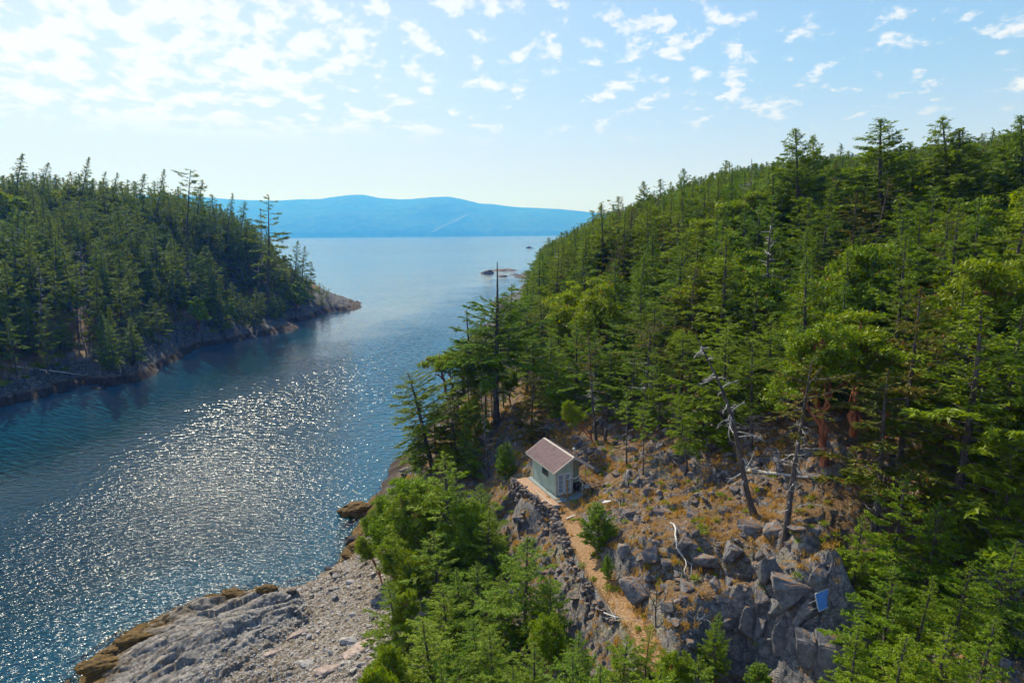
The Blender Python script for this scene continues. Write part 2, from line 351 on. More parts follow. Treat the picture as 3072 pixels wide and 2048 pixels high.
# ------------------------------------------------------------ setting materials
def ground_material():
    m, t, out = new_mat("ground"); g = t.n.new('ShaderNodeNewGeometry'); P = g.outputs['Position']
    sp = t.n.new('ShaderNodeSeparateXYZ'); t.l.new(P, sp.inputs[0]); z = sp.outputs[2]
    sn = t.n.new('ShaderNodeSeparateXYZ'); t.l.new(g.outputs['True Normal'], sn.inputs[0]); nz = sn.outputs[2]
    at = lambda a: t.node('ShaderNodeAttribute', attribute_name=a).outputs['Fac']
    big = t.noise(P, .35, 5, .6); mid = t.noise(P, 1.7, 6, .62); fine = t.noise(P, 9.0, 5, .65); vf = t.noise(P, 34.0, 3, .6)
    vor = t.n.new('ShaderNodeTexVoronoi'); t.l.new(P, vor.inputs['Vector']); vor.inputs['Scale'].default_value = 3.2; vor.feature = 'DISTANCE_TO_EDGE'
    crack = t.math('SUBTRACT', 1.0, t.ramp(vor.outputs['Distance'], .0, .07))
    rock = t.mix(t.ramp(mid, .35, .68), (.085, .082, .088), (.26, .235, .225))
    rock = t.mix(t.math('MULTIPLY', t.ramp(fine, .52, .7), .5), rock, (.40, .37, .33))
    rock = t.mix(t.math('MULTIPLY', crack, .45), rock, (.045, .04, .036))
    lich = t.ramp(t.math('ADD', t.math('MULTIPLY', big, .5), t.math('MULTIPLY', fine, .5)), .53, .60)
    rock = t.mix(t.math('MULTIPLY', lich, .6), rock, (.36, .30, .14))
    litter = t.mix(t.ramp(fine, .35, .65), (.07, .038, .018), (.25, .14, .058))
    litter = t.mix(t.ramp(vf, .52, .72), litter, (.36, .22, .09))
    litter = t.mix(t.math('MULTIPLY', t.ramp(vf, .30, .42), 1.0), (.05, .028, .016), litter)
    soilf = t.math('ADD', t.ramp(nz, .52, .86), t.math('MULTIPLY', t.math('SUBTRACT', mid, .5), 2.4), clamp=True)
    col = t.mix(t.ramp(soilf, .3, .75), rock, litter)
    moss = t.math('MULTIPLY', t.ramp(big, .52, .66), t.math('MULTIPLY', t.ramp(mid, .45, .6), .5))
    col = t.mix(moss, col, (.09, .10, .025))
    pathc = t.mix(t.ramp(fine, .35, .7), (.24, .13, .06), (.42, .26, .13))
    col = t.mix(t.math('MULTIPLY', t.ramp(t.math('ADD', at('path'), t.math('MULTIPLY', t.math('SUBTRACT', fine, .5), 1.2)), .2, .6), .95), col, pathc)
    # beach: pale granite and gravel
    pale = t.mix(t.ramp(mid, .32, .68), (.12, .112, .105), (.34, .30, .265))
    pale = t.mix(t.math('MULTIPLY', t.ramp(t.noise(t.mapping(P, scale=(1, 2.4, 1), rot=(0, 0, R(-38))), 1.1, 5, .65), .55, .75), .7), pale, (.40, .29, .23))
    pale = t.mix(t.math('MULTIPLY', t.ramp(t.noise(P, .8, 5, .6), .56, .66), .65), pale, (.10, .065, .04))
    pale = t.mix(t.math('MULTIPLY', t.ramp(t.noise(t.mapping(P, scale=(.5, 3.4, 1), rot=(0, 0, R(-38))), 2.2, 6, .7), .58, .63), .8), pale, (.06, .055, .05))
    vg = t.n.new('ShaderNodeTexVoronoi'); t.l.new(P, vg.inputs['Vector']); vg.inputs['Scale'].default_value = 6.5
    grav = t.mix(t.ramp(fine, .3, .7), (.10, .075, .05), (.27, .21, .155))
    vs = t.n.new('ShaderNodeSeparateColor'); t.l.new(vg.outputs['Color'], vs.inputs[0])
    grav = t.mix(t.math('MULTIPLY', t.ramp(vs.outputs[0], .6, .9), .8), grav, (.42, .38, .34))
    grav = t.mix(t.math('MULTIPLY', t.ramp(vs.outputs[1], .7, .95), .7), grav, (.07, .05, .04))
    bch = t.mix(t.ramp(t.math('ADD', at('outcrop'), t.math('MULTIPLY', t.math('SUBTRACT', mid, .5), 1.2)), .3, .6), grav, pale)
    col = t.mix(at('beach'), col, bch)
    # tide bands: rockweed then dark wet rock
    zz = t.math('ADD', z, t.math('MULTIPLY', t.math('SUBTRACT', mid, .5), 1.1))
    weedc = t.mix(t.ramp(fine, .35, .7), (.06, .032, .006), (.19, .105, .016))
    weed = t.math('MULTIPLY', at('weed'), t.math('SUBTRACT', 1.0, t.ramp(zz, 1.7, 2.6)))
    dark = t.math('MULTIPLY', t.math('SUBTRACT', 1.0, at('beach')), t.math('SUBTRACT', 1.0, t.ramp(zz, 1.1, 1.9)))
    bare = t.math('MULTIPLY', t.math('SUBTRACT', 1.0, at('beach')), t.math('MULTIPLY', t.ramp(zz, 1.2, 1.9), t.math('SUBTRACT', 1.0, t.ramp(t.math('SUBTRACT', zz, t.math('MULTIPLY', t.ramp(sp.outputs[1], 120, 220), 4.5)), 2.6, 4.0))))
    col = t.mix(bare, col, t.mix(t.ramp(mid, .35, .65), (.028, .027, .028), (.12, .115, .115)))
    col = t.mix(dark, col, t.mix(t.ramp(fine, .4, .7), (.022, .016, .012), (.075, .04, .02)))
    col = t.mix(weed, col, weedc)
    # under water
    uw = t.math('SUBTRACT', 1.0, t.ramp(z, -.35, .02))
    sea = t.mix(t.ramp(z, -2.6, -.2), (.02, .20, .20), (.22, .25, .22))
    sea = t.mix(t.ramp(z, -6.6, -2.2), (.007, .105, .10), sea)
    col = t.mix(uw, col, sea)
    b = t.node('ShaderNodeBsdfPrincipled'); t.l.new(col, b.inputs['Base Color']); b.inputs['Roughness'].default_value = .88
    b.inputs['Specular IOR Level'].default_value = .25
    bh = t.math('ADD', t.math('MULTIPLY', fine, .5), t.math('MULTIPLY', vf, .25))
    bh = t.math('SUBTRACT', bh, t.math('MULTIPLY', crack, .35))
    bm = t.node('ShaderNodeBump'); bm.inputs['Strength'].default_value = .8; bm.inputs['Distance'].default_value = .22
    t.l.new(bh, bm.inputs['Height']); t.l.new(bm.outputs[0], b.inputs['Normal'])
    t.l.new(b.outputs[0], out.inputs[0]); return m
M_ground = ground_material()

m_weed = soft_poly([(120,2200),(230,2000),(420,1850),(560,1800),(700,1740),(850,1750),(870,1800),(760,1830),(640,1830),(520,1880),(520,1900),(470,1950),(420,2010),(330,2048),(300,2200)], 10)
m_weed = np.maximum(m_weed, in_poly(gpx, gpy, [(1020,1490),(1130,1490),(1130,1560),(1060,1680),(980,1700),(960,1640)]))
idx = np.arange(NR * NTH).reshape(NR, NTH)
q = np.stack([idx[:-1, :-1], idx[:-1, 1:], idx[1:, 1:], idx[1:, :-1]], -1).reshape(-1, 4)
zz = GZ.ravel()
keep = (zz[q].max(1) > -7.4)
q = q[keep]
used = np.zeros(NR * NTH, bool); used[q.ravel()] = True
remap = np.cumsum(used) - 1
V = np.stack([GX, GY, GZ], -1).reshape(-1, 3)[used]
attrs = {k: ('POINT', v.ravel()[used]) for k, v in dict(path=1 - sstep(dpath, .2, .85), beach=m_beach, outcrop=m_out, weed=m_weed).items()}
me = mesh_np("ground", V, remap[q], [M_ground], False, attrs=attrs)
tag(link("ground", me), "rocky headlands and shore either side of the inlet", "terrain", kind="structure")

# seabed and water
m, t, out = new_mat("seabed"); b = t.node('ShaderNodeBsdfDiffuse'); b.inputs[0].default_value = (.007, .105, .10, 1); t.l.new(b.outputs[0], out.inputs[0])
B = 24000
link("seabed", mesh_np("seabed", [(-B, -600, -6.8), (B, -600, -6.8), (B, 19500, -6.8), (-B, 19500, -6.8)], [(0, 1, 2, 3)], [m]))['kind'] = 'structure'
m, t, out = new_mat("sea_water")
g = t.n.new('ShaderNodeNewGeometry'); P = g.outputs['Position']
wind = t.ramp(t.noise(t.mapping(P, scale=(.4, 1, 1), rot=(0, 0, R(18))), .018, 4, .6), .35, .65)
sp = t.n.new('ShaderNodeSeparateXYZ'); t.l.new(P, sp.inputs[0])
fetch1 = t.ramp(sp.outputs[1], 70, 150); fetch2 = t.ramp(sp.outputs[1], 150, 420); fetch3 = t.ramp(sp.outputs[1], 400, 1500)
def chop(sc, dx, loc): return t.math('SUBTRACT', t.noise(t.mapping(P, scale=(.62, 1.45, 1), rot=(0, 0, R(dx)), loc=loc), sc, 2, .5), .5)
c0 = t.math('ADD', t.math('MULTIPLY', chop(1.5, 14, (0, 0, 0)), .36), t.math('MULTIPLY', chop(2.9, -20, (5, 2, 0)), .13))
c1_ = t.math('MULTIPLY', chop(.72, 10, (3, 7, 0)), .68); c2 = t.math('MULTIPLY', chop(.26, 6, (1, 9, 0)), 1.1); c3 = t.math('MULTIPLY', chop(.07, 4, (1, 9, 0)), 1.6)
def lerp(f, a, b): return t.math('ADD', t.math('MULTIPLY', a, t.math('SUBTRACT', 1.0, f)), t.math('MULTIPLY', b, f))
h = lerp(fetch3, lerp(fetch2, lerp(fetch1, c0, c1_), c2), c3)
a0 = t.noise(t.mapping(P, scale=(.5, 1.3, 1), rot=(0, 0, R(8))), .12, 2, .5)
A_ = on_z(-100, 1560, 0); B_ = on_z(1180, 985, 0); nx, ny = (B_[1] - A_[1]), -(B_[0] - A_[0]); nl = math.hypot(nx, ny); nx /= nl; ny /= nl
sd_ = t.math('ADD', t.math('MULTIPLY', t.math('SUBTRACT', sp.outputs[0], A_[0]), nx), t.math('MULTIPLY', t.math('SUBTRACT', sp.outputs[1], A_[1]), ny))
sd_ = t.math('ADD', sd_, t.math('MULTIPLY', t.math('SUBTRACT', t.noise(P, .03, 3, .6), .5), 40.0))
lee = t.math('ADD', t.math('MULTIPLY', t.math('MAXIMUM', t.ramp(sd_, -14.0, 16.0), fetch3), .78), .22)
h = t.math('MULTIPLY', h, t.math('MULTIPLY', lee, t.math('ADD', t.math('MULTIPLY', wind, .45), .8)))
h = t.math('ADD', h, t.math('MULTIPLY', a0, .05))
bm = t.node('ShaderNodeBump'); bm.inputs['Strength'].default_value = 1.0; bm.inputs['Distance'].default_value = .8; t.l.new(h, bm.inputs['Height'])
fr = t.node('ShaderNodeFresnel', i_IOR=1.33); t.l.new(bm.outputs[0], fr.inputs['Normal'])
gl = t.node('ShaderNodeBsdfGlossy', i_Roughness=.085); gl.inputs[0].default_value = (1, 1, 1, 1); t.l.new(bm.outputs[0], gl.inputs['Normal'])
tr = t.node('ShaderNodeBsdfTransparent'); tr.inputs[0].default_value = (.30, .66, .86, 1)
mx = t.n.new('ShaderNodeMixShader'); t.l.new(fr.outputs[0], mx.inputs[0]); t.l.new(tr.outputs[0], mx.inputs[1]); t.l.new(gl.outputs[0], mx.inputs[2])
t.l.new(mx.outputs[0], out.inputs[0])
link("sea_water", mesh_np("sea_water", [(-B, -600, 0), (B, -600, 0), (B, 19500, 0), (-B, 19500, 0)], [(0, 1, 2, 3)], [m]))['kind'] = 'structure'

# far mountains across the strait
MS = [(-1500,640),(-600,610),(0,600),(300,590),(560,585),(680,597),(740,600),(830,602),(900,598),(960,597),(1010,590),(1060,584),(1100,585),(1140,594),(1200,598),(1240,597),(1300,591),(1350,590),(1400,600),(1440,611),(1480,612),(1510,617),(1560,622),(1620,624),(1680,627),(1730,632),(1800,640),(2000,655),(2400,670),(3000,640),(3700,600),(4600,600)]
mpx = np.array([p[0] for p in MS], float); mpy = np.array([p[1] for p in MS], float)
cols = np.linspace(-1500, 4600, 620); pyr = np.interp(cols, mpx, mpy)
rows = 60; V = []
ridge = np.array([CAMH + 17300 * (ray(c, p)[2] / ray(c, p)[1]) for c, p in zip(cols, pyr)])
for i in range(rows):
    k = i / (rows - 3.); yy = 13000 + 4300 * k
    xs = np.array([at_y(c, yy, 650) for c in cols])
    prof = (min(k, 1) ** .62) if k <= 1 else 1 - (k - 1) * 3
    rough = fbm(xs * .0006, np.full_like(xs, yy * .0006), 71, 5) * 210 * math.sin(min(k, 1) * math.pi) + fbm(xs * .012, np.full_like(xs, yy * .012), 72, 3) * 16
    zz = ridge * prof + rough * (1 if k < .9 else .5)
    if i == 0: zz = zz * 0 - 6
    V.append(np.stack([xs, np.full_like(xs, yy), zz], -1))
V = np.array(V); idm = np.arange(rows * 620).reshape(rows, 620)
q = np.stack([idm[:-1, :-1], idm[:-1, 1:], idm[1:, 1:], idm[1:, :-1]], -1).reshape(-1, 4)
m, t, out = new_mat("far_forest"); g = t.n.new('ShaderNodeNewGeometry')
b = t.node('ShaderNodeBsdfDiffuse'); c = t.mix(t.ramp(t.noise(g.outputs['Position'], .006, 5, .6), .35, .7), (.025, .05, .02), (.07, .10, .035)); t.l.new(c, b.inputs[0]); t.l.new(b.outputs[0], out.inputs[0])
tag(link("hills", mesh_np("hills", V.reshape(-1, 3), q, [m], True)), "long forested mountain ridge across the strait", kind="structure")
# cleared strip running up the far mountain
strip = []
for px, py in [(1298,697),(1320,684),(1345,672),(1372,660),(1398,646),(1415,640)]:
    d = ray(px, py); s = None
    for yy in np.arange(13005, 17300, 20):
        x, z = d[0] / d[1] * yy, CAMH + d[2] / d[1] * yy
        k = (yy - 13000) / 4300; zr = np.interp(px, cols, ridge) * k ** .62
        if z <= zr + 40: s = (x, yy, z); break
    if s: strip.append(s)

# haze
HB = [(-24500, -700, -7.8), (24500, 20000, 1150)]
mb = MB(); mb.box(((HB[0][0] + HB[1][0]) / 2, (HB[0][1] + HB[1][1]) / 2, (HB[0][2] + HB[1][2]) / 2), (HB[1][0] - HB[0][0], HB[1][1] - HB[0][1], HB[1][2] - HB[0][2]))
m, t, out = new_mat("haze"); v = t.node('ShaderNodeVolumePrincipled'); v.inputs['Color'].default_value = (.038, .235, 1.0, 1); v.inputs['Absorption Color'].default_value = (1, 1, 1, 1)
v.inputs['Density'].default_value = 1.62e-4; v.inputs['Anisotropy'].default_value = .2
t.l.new(v.outputs[0], out.inputs['Volume'])
tag(mb.build("haze", [m]), "blue summer haze over the strait", kind="stuff")
# ------------------------------------------------------------ vegetation materials
def leaf_mat(name, c0, c1, c2, trans=.35, rough=.55, brown=0.0):
    m, t, out = new_mat(name)
    tint = t.node('ShaderNodeAttribute', attribute_name='tint').outputs['Fac']
    oi = t.n.new('ShaderNodeObjectInfo')
    g = t.n.new('ShaderNodeNewGeometry')
    col = t.mix(t.ramp(tint, 0.0, 1.0), c0, c1)
    col = t.mix(t.math('MULTIPLY', oi.outputs['Random'], .75), col, c2)
    if brown: col = t.mix(t.math('GREATER_THAN', tint, 1 - brown), col, (.20, .075, .02))
    hs = t.node('ShaderNodeHueSaturation', i_Saturation=1.14); t.l.new(col, hs.inputs['Color'])
    t.set(hs.inputs['Value'], t.math('ADD', .78, t.math('MULTIPLY', t.noise(oi.outputs['Location'], .37, 2), .5)))
    d = t.n.new('ShaderNodeBsdfDiffuse'); tl = t.n.new('ShaderNodeBsdfTranslucent'); gl = t.node('ShaderNodeBsdfGlossy', i_Roughness=rough)
    t.l.new(hs.outputs[0], d.inputs[0]); t.l.new(hs.outputs[0], tl.inputs[0])
    m1 = t.n.new('ShaderNodeMixShader'); m1.inputs[0].default_value = trans; t.l.new(d.outputs[0], m1.inputs[1]); t.l.new(tl.outputs[0], m1.inputs[2])
    m2 = t.n.new('ShaderNodeMixShader'); m2.inputs[0].default_value = .02; t.l.new(m1.outputs[0], m2.inputs[1]); t.l.new(gl.outputs[0], m2.inputs[2])
    t.l.new(m2.outputs[0], out.inputs[0]); return m
def bark_mat(name, c0, c1, scale=6.0, rough=.9):
    m, t, out = new_mat(name); tc = t.n.new('ShaderNodeTexCoord')
    n = t.noise(t.mapping(tc.outputs['Object'], scale=(1, 1, .25)), scale, 5, .65)
    b = t.node('ShaderNodeBsdfPrincipled', i_Roughness=rough); b.inputs['Specular IOR Level'].default_value = .2
    t.l.new(t.mix(t.ramp(n, .35, .66), c0, c1), b.inputs['Base Color'])
    bm = t.node('ShaderNodeBump'); bm.inputs['Strength'].default_value = .7; bm.inputs['Distance'].default_value = .05
    t.l.new(n, bm.inputs['Height']); t.l.new(bm.outputs[0], b.inputs['Normal']); t.l.new(b.outputs[0], out.inputs[0]); return m
M_fir = leaf_mat("fir_needles", (.06, .12, .015), (.16, .25, .028), (.20, .24, .03), .44)
M_firN = leaf_mat("young_fir_needles", (.075, .15, .012), (.22, .33, .025), (.25, .32, .025), .46, brown=.012)
M_firF = leaf_mat("shaded_fir_needles", (.05, .10, .018), (.17, .24, .035), (.19, .22, .035), .42)
M_olive = leaf_mat("olive_needles", (.05, .075, .012), (.12, .13, .02), (.13, .11, .02), .35, brown=.05)
M_arb = leaf_mat("broad_leaves", (.075, .14, .012), (.23, .32, .035), (.25, .29, .03), .42, .45, brown=.02)
M_bark = bark_mat("fir_bark", (.035, .028, .025), (.12, .10, .09))
M_grey = bark_mat("weathered_wood", (.22, .20, .19), (.50, .47, .44), 9)
M_red = bark_mat("red_bark", (.16, .045, .02), (.42, .16, .07), 3, .5)
M_dbark = bark_mat("dark_red_bark", (.07, .03, .02), (.24, .10, .05), 3, .6)

# ------------------------------------------------------------ foliage builder: many leaf-sized triangles
def leaves_mesh(name, C, D, Nn, L, Wd, mat, rng):
    """C centres, D growing direction, Nn leaf normal, L length, Wd width"""
    n = len(C); D = D / np.linalg.norm(D, axis=1, keepdims=True)
    S = np.cross(D, Nn); S /= np.linalg.norm(S, axis=1, keepdims=True) + 1e-9
    L = np.asarray(L).reshape(-1, 1) * np.ones((n, 1)); Wd = np.asarray(Wd).reshape(-1, 1) * np.ones((n, 1))
    a = C - D * L * .5 + S * Wd * rng.uniform(.2, .6, (n, 1)); b = C - D * L * .3 - S * Wd * rng.uniform(.3, .6, (n, 1)); c = C + D * L * .6 + S * Wd * rng.uniform(-.4, .4, (n, 1))
    V = np.stack([a, b, c], 1).reshape(-1, 3); Fq = np.arange(3 * n).reshape(-1, 3)
    return mesh_np(name, V, Fq, [mat], attrs={'tint': ('FACE', rng.random(n))})
def tubes_np(paths, nseg, mats, name, midx):
    """paths: list of (points, radii) -> one wood mesh of tapered limbs"""
    mb = MB()
    for (pts, rad), k, mi in zip(paths, nseg, midx): mb.tube(pts, rad, k, mi, cap=False)
    return mb.mesh(name, mats, True)

def conifer(seed, H, cb, rmax, nb, leaf, dens, mat, up=.35, droop=.25, shape=.85, lean=0., spike=0., dead=8, patchy=.0, side=0., trunk_r=None, flat=1.0, limbs=True, bark=None, irregular=.25):
    """Douglas fir: tapered trunk, whorled limbs with flattened sprays of needles. cb crown base 0..1"""
    rng = np.random.default_rng(seed)
    tr = trunk_r or H * .014
    zs = np.linspace(0, H, 12); ph = rng.uniform(0, 6.28); wob = H * .006
    tx = lambda z: wob * math.sin(z / H * 5 + ph) + lean * (z / H) ** 2 * H; ty = lambda z: wob * math.cos(z / H * 4 + ph)
    paths = [([(tx(z), ty(z), z - (.6 if i == 0 else 0)) for i, z in enumerate(zs)], [tr * (1.35 if i == 0 else 1) * (1 - z / H * .93) ** .9 + .01 for i, z in enumerate(zs)])]
    ns = [7]; mi = [0]
    C, D, N, LL = [], [], [], []
    az = rng.uniform(0, 6.28)
    top = 1 - spike
    for i in range(nb):
        k = (i + .5) / nb; tt = cb + (top - cb) * k ** .86; z = tt * H
        az += 2.399 + rng.normal(0, .35)
        prof = (1 - k) ** shape * (.55 + .45 * min(1, k * 4 + .35)) + .04
        Lb = rmax * prof * rng.uniform(1 - irregular * 1.6, 1 + irregular)
        if side: Lb *= 1 + side * math.cos(az)
        if patchy and rng.random() < patchy: Lb *= .25
        Lb = max(Lb, .06 * rmax)
        el = -droop * (1 - k) + up * k + rng.normal(0, .1)
        dirh = np.array([math.cos(az), math.sin(az), 0.])
        npt = 5; s = np.linspace(0, 1, npt)
        base = np.array([tx(z), ty(z), z])
        curve = lambda s: base + np.outer(s * Lb * math.cos(el), dirh) + np.outer(s * Lb * math.sin(el) + (s ** 2) * Lb * .16 * (1 if k > .25 else -.1), [0, 0, 1])
        if limbs:
            paths.append((curve(s), [max(.012, tr * .22 * (Lb / rmax)) * (1 - .8 * q) + .006 for q in s])); ns.append(3); mi.append(0)
        # side twigs
        nt = max(4, int(Lb / leaf * .62 * dens)); sv = rng.uniform(.12, 1, nt) ** .8
        sp = curve(sv); sgn = np.where(rng.random(nt) < .5, -1, 1)
        perp = np.array([-math.sin(az), math.cos(az), 0.])
        tl = (.16 + .36 * (1 - sv)) * Lb * rng.uniform(.5, 1.1, nt) * flat
        tdir = dirh[None] * rng.uniform(.35, 1.0, nt)[:, None] + perp[None] * sgn[:, None] * rng.uniform(.5, 1, nt)[:, None] + np.array([0, 0, 1.])[None] * rng.normal(-.05, .16, nt)[:, None]
        tdir /= np.linalg.norm(tdir, axis=1, keepdims=True)
        m = max(2, int(3.2 * dens * .55 * Lb * .3 / leaf) + 2)
        for j in range(m):
            u = rng.uniform(0, 1, nt)
            c = sp + tdir * (tl * u)[:, None] + rng.normal(0, leaf * .35, (nt, 3)) * np.array([1, 1, .55])
            d = tdir + rng.normal(0, .45, (nt, 3)); nn = np.array([0, 0, 1.]) + rng.normal(0, .55, (nt, 3))
            C.append(c); D.append(d); N.append(nn); LL.append(rng.uniform(.7, 1.3, nt) * leaf * (1 - .4 * k))
    # leader tuft
    if spike < .02:
        nt = int(16 * dens); zt = rng.uniform(.93, 1.005, nt) * H; a = rng.uniform(0, 6.28, nt); r = (H * 1.005 - zt) * .22
        C.append(np.stack([tx(H) + np.cos(a) * r, ty(H) + np.sin(a) * r, zt], 1)); D.append(np.stack([np.cos(a) * .6, np.sin(a) * .6, np.ones(nt)], 1)); N.append(rng.normal(0, 1, (nt, 3))); LL.append(np.full(nt, leaf * .5))
    for i in range(dead):   # bare grey limbs below (and on the spike)
        z = H * (rng.uniform(.18, max(cb, .3)) if rng.random() < .8 or spike < .02 else rng.uniform(top, .98)); a = rng.uniform(0, 6.28); L = rmax * rng.uniform(.2, .65) * (.35 if z > top * H else 1)
        p0 = np.array([tx(z), ty(z), z]); d = np.array([math.cos(a), math.sin(a), rng.uniform(-.3, .25)])
        pts = [p0]
        for _ in range(4): d = d + rng.normal(0, .22, 3); pts.append(pts[-1] + d / np.linalg.norm(d) * L / 4)
        paths.append((pts, [.03, .024, .018, .012, .006] if H > 6 else [.012] * 5)); ns.append(3); mi.append(1)
        for _ in range(3):
            q0 = pts[rng.integers(1, 4)]; dd = d + rng.normal(0, .8, 3); paths.append(([q0, q0 + dd / np.linalg.norm(dd) * L * .3], [.014, .004])); ns.append(3); mi.append(1)
    wood = tubes_np(paths, ns, [bark or M_bark, M_grey], "trunk", mi)
    C = np.concatenate(C); D = np.concatenate(D); N = np.concatenate(N); LL = np.concatenate(LL)
    crown = leaves_mesh("crown", C, D, N, LL * 1.5, LL * .62, mat, rng)
    return wood, crown, H

def arbutus(seed, H, R_, leaf, ntip, per, mat, bark, cbase=.3, flatt=.7, clump=.16, lean=0., open_=0.):
    """broad-leaved evergreen: forking smooth red limbs that end in clumps of leaves"""
    rng = np.random.default_rng(seed); paths = []; ns = []
    tips = []
    # tips spread over a lumpy dome
    lobes = [(rng.uniform(0, 6.28), rng.uniform(.35, .8), rng.uniform(.55, 1.0)) for _ in range(7)]
    for _ in range(ntip):
        a, rr_, zz_ = lobes[rng.integers(0, 7)]
        a += rng.normal(0, .5); r = R_ * min(1, rr_ * rng.uniform(.35, 1.25))
        zt = H * (cbase + (1 - cbase) * (zz_ * rng.uniform(.55, 1.0)) * math.sqrt(max(.05, 1 - (r / (R_ * 1.12)) ** 2)) ** flatt)
        tips.append(np.array([math.cos(a) * r + lean * zt, math.sin(a) * r, zt]))
    tips = np.array(tips)
    tr = H * .026
    def grow(p, idx, r, depth, d):
        if len(idx) <= 2 or depth > 5:
            for i in idx:
                q = tips[i]; mid = (p + q) / 2 + rng.normal(0, .08, 3) * H * .12 + np.array([0, 0, -.03 * H])
                paths.append(([p, mid, q], [r * .7, r * .5, .012])); ns.append(4 if r > .04 else 3)
            return
        pts = tips[idx]; c = pts.mean(0)
        seeds = pts[rng.choice(len(idx), 2 if depth else 3 if len(idx) > 6 else 2, replace=False)]
        lab = np.argmin(((pts[:, None] - seeds[None]) ** 2).sum(-1), 1)
        for k in range(len(seeds)):
            sub = idx[lab == k]
            if len(sub) == 0: continue
            cc = tips[sub].mean(0); q = p + (cc - p) * (.36 if depth else .3) + np.array([0, 0, .02 * H]) + rng.normal(0, .035 * H, 3)
            mid = (p + q) / 2 + rng.normal(0, .022 * H, 3)
            r2 = r * (len(sub) / len(idx)) ** .42
            paths.append(([p, mid, q], [r, (r + r2) / 2, r2])); ns.append(6 if depth < 2 else 4)
            grow(q, sub, r2, depth + 1, q - p)
    fork = np.array([lean * H * cbase * .6 + rng.normal(0, .03) * H, rng.normal(0, .03) * H, H * cbase * .55])
    paths.append(([np.array([0, 0, -.5]), fork * .5 + rng.normal(0, .02 * H, 3), fork], [tr * 1.3, tr * 1.05, tr])); ns.append(7)
    grow(fork, np.arange(ntip), tr * .85, 0, None)
    wood = tubes_np(paths, ns, [bark], "trunk", [0] * len(paths))
    n = ntip * per; ti = np.repeat(np.arange(ntip), per)
    u = rng.normal(0, 1, (n, 3)); u /= np.linalg.norm(u, axis=1, keepdims=True)
    rad = (R_ * clump) * rng.uniform(.5, 1.4, ntip)[ti] * rng.uniform(.1, 1, n) ** .6 * np.exp(rng.normal(0, .16, n))
    C = tips[ti] + u * rad[:, None] * np.array([1.15, 1.15, .62]); C[:, 2] += .05
    D = u * .8 + rng.normal(0, .6, (n, 3)); N = np.array([0, 0, .8]) + u * .5 + rng.normal(0, .5, (n, 3))
    L = leaf * rng.uniform(.7, 1.3, n)
    return wood, leaves_mesh("crown", C, D, N, L * 1.3, L * .75, mat, rng), H

def snag(seed, H, tr, nb, lb, mat, lean=0., twig=5, bend=.15, tufts=None):
    rng = np.random.default_rng(seed); ph = rng.uniform(0, 6)
    tx = lambda z: lean * (z / H) ** 1.5 * H + .02 * H * math.sin(z / H * 6 + ph); ty = lambda z: .015 * H * math.cos(z / H * 5)
    zs = np.linspace(0, H, 14)
    paths = [([(tx(z), ty(z), z - (.5 if z == 0 else 0)) for z in zs], [tr * (1.5 if z == 0 else 1) * (1 - .86 * z / H) for z in zs])]; ns = [8]; mi = [0]
    C, D, N, LL = [], [], [], []
    for i in range(nb):
        z = H * rng.uniform(.2, .93); a = rng.uniform(0, 6.28); L = lb * rng.uniform(.35, 1) * (1.25 - z / H * .95)
        d = np.array([math.cos(a), math.sin(a), rng.uniform(-.1, .5)]); pts = [np.array([tx(z), ty(z), z])]
        for k in range(6):
            d = d + rng.normal(0, .2, 3) + np.array([0, 0, -bend]); d /= np.linalg.norm(d); pts.append(pts[-1] + d * L / 6)
        paths.append((pts, [tr * .22 * (1 - k / 7) + .006 for k in range(7)])); ns.append(4); mi.append(1)
        for k in range(twig):
            q0 = pts[rng.integers(1, 6)]; dd = d + rng.normal(0, .8, 3); dd /= np.linalg.norm(dd); e = dd + rng.normal(0, .5, 3); e /= np.linalg.norm(e)
            paths.append(([q0, q0 + dd * L * .16, q0 + dd * L * .16 + e * L * .14], [.014, .009, .004])); ns.append(3); mi.append(1)
        if tufts and rng.random() < tufts[0]:
            for q0 in pts[3:]:
                nn = tufts[1]; C.append(q0 + rng.normal(0, .3, (nn, 3)) * np.array([1, 1, .5])); D.append(rng.normal(0, 1, (nn, 3))); N.append(np.array([0, 0, 1]) + rng.normal(0, .5, (nn, 3))); LL.append(np.full(nn, tufts[2]))
    wood = tubes_np(paths, ns, list(mat), "trunk", mi)
    cr = None
    if C:
        C = np.concatenate(C); cr = leaves_mesh("crown", C, np.concatenate(D), np.concatenate(N), np.concatenate(LL) * 1.5, np.concatenate(LL) * .6, M_firN, rng)
    return wood, cr, H

PROTO = {}
# near (fine needles)
PROTO['firA'] = conifer(1, 12, .05, 3.2, 124, .15, 2.2, M_firN, dead=18, droop=.15, shape=.95, up=.5)
PROTO['firB'] = conifer(2, 12, .2, 3.4, 96, .15, 2.2, M_firN, dead=40, patchy=.16, droop=.35, irregular=.45, shape=.85, up=.5)
PROTO['firC'] = conifer(3, 14, .34, 3.5, 84, .17, 2.1, M_fir, dead=40, patchy=.2, droop=.15, shape=.65, irregular=.5)
PROTO['firD'] = conifer(4, 10, .04, 3.2, 108, .15, 2.2, M_firN, dead=16, shape=.8, irregular=.45, up=.5)
PROTO['olive'] = conifer(5, 8, .06, 2.1, 90, .14, 1.9, M_olive, dead=10, shape=.5, irregular=.3)
PROTO['sapling'] = conifer(6, 3.4, .02, 1.3, 110, .085, 2.2, M_firN, dead=0, up=.9, droop=-.5, shape=.6, irregular=.3)
PROTO['arbA'] = arbutus(11, 9, 4.2, .155, 230, 150, M_arb, M_red, clump=.15)
PROTO['arbB'] = arbutus(12, 10, 3.8, .155, 220, 150, M_arb, M_red, cbase=.25, clump=.16)
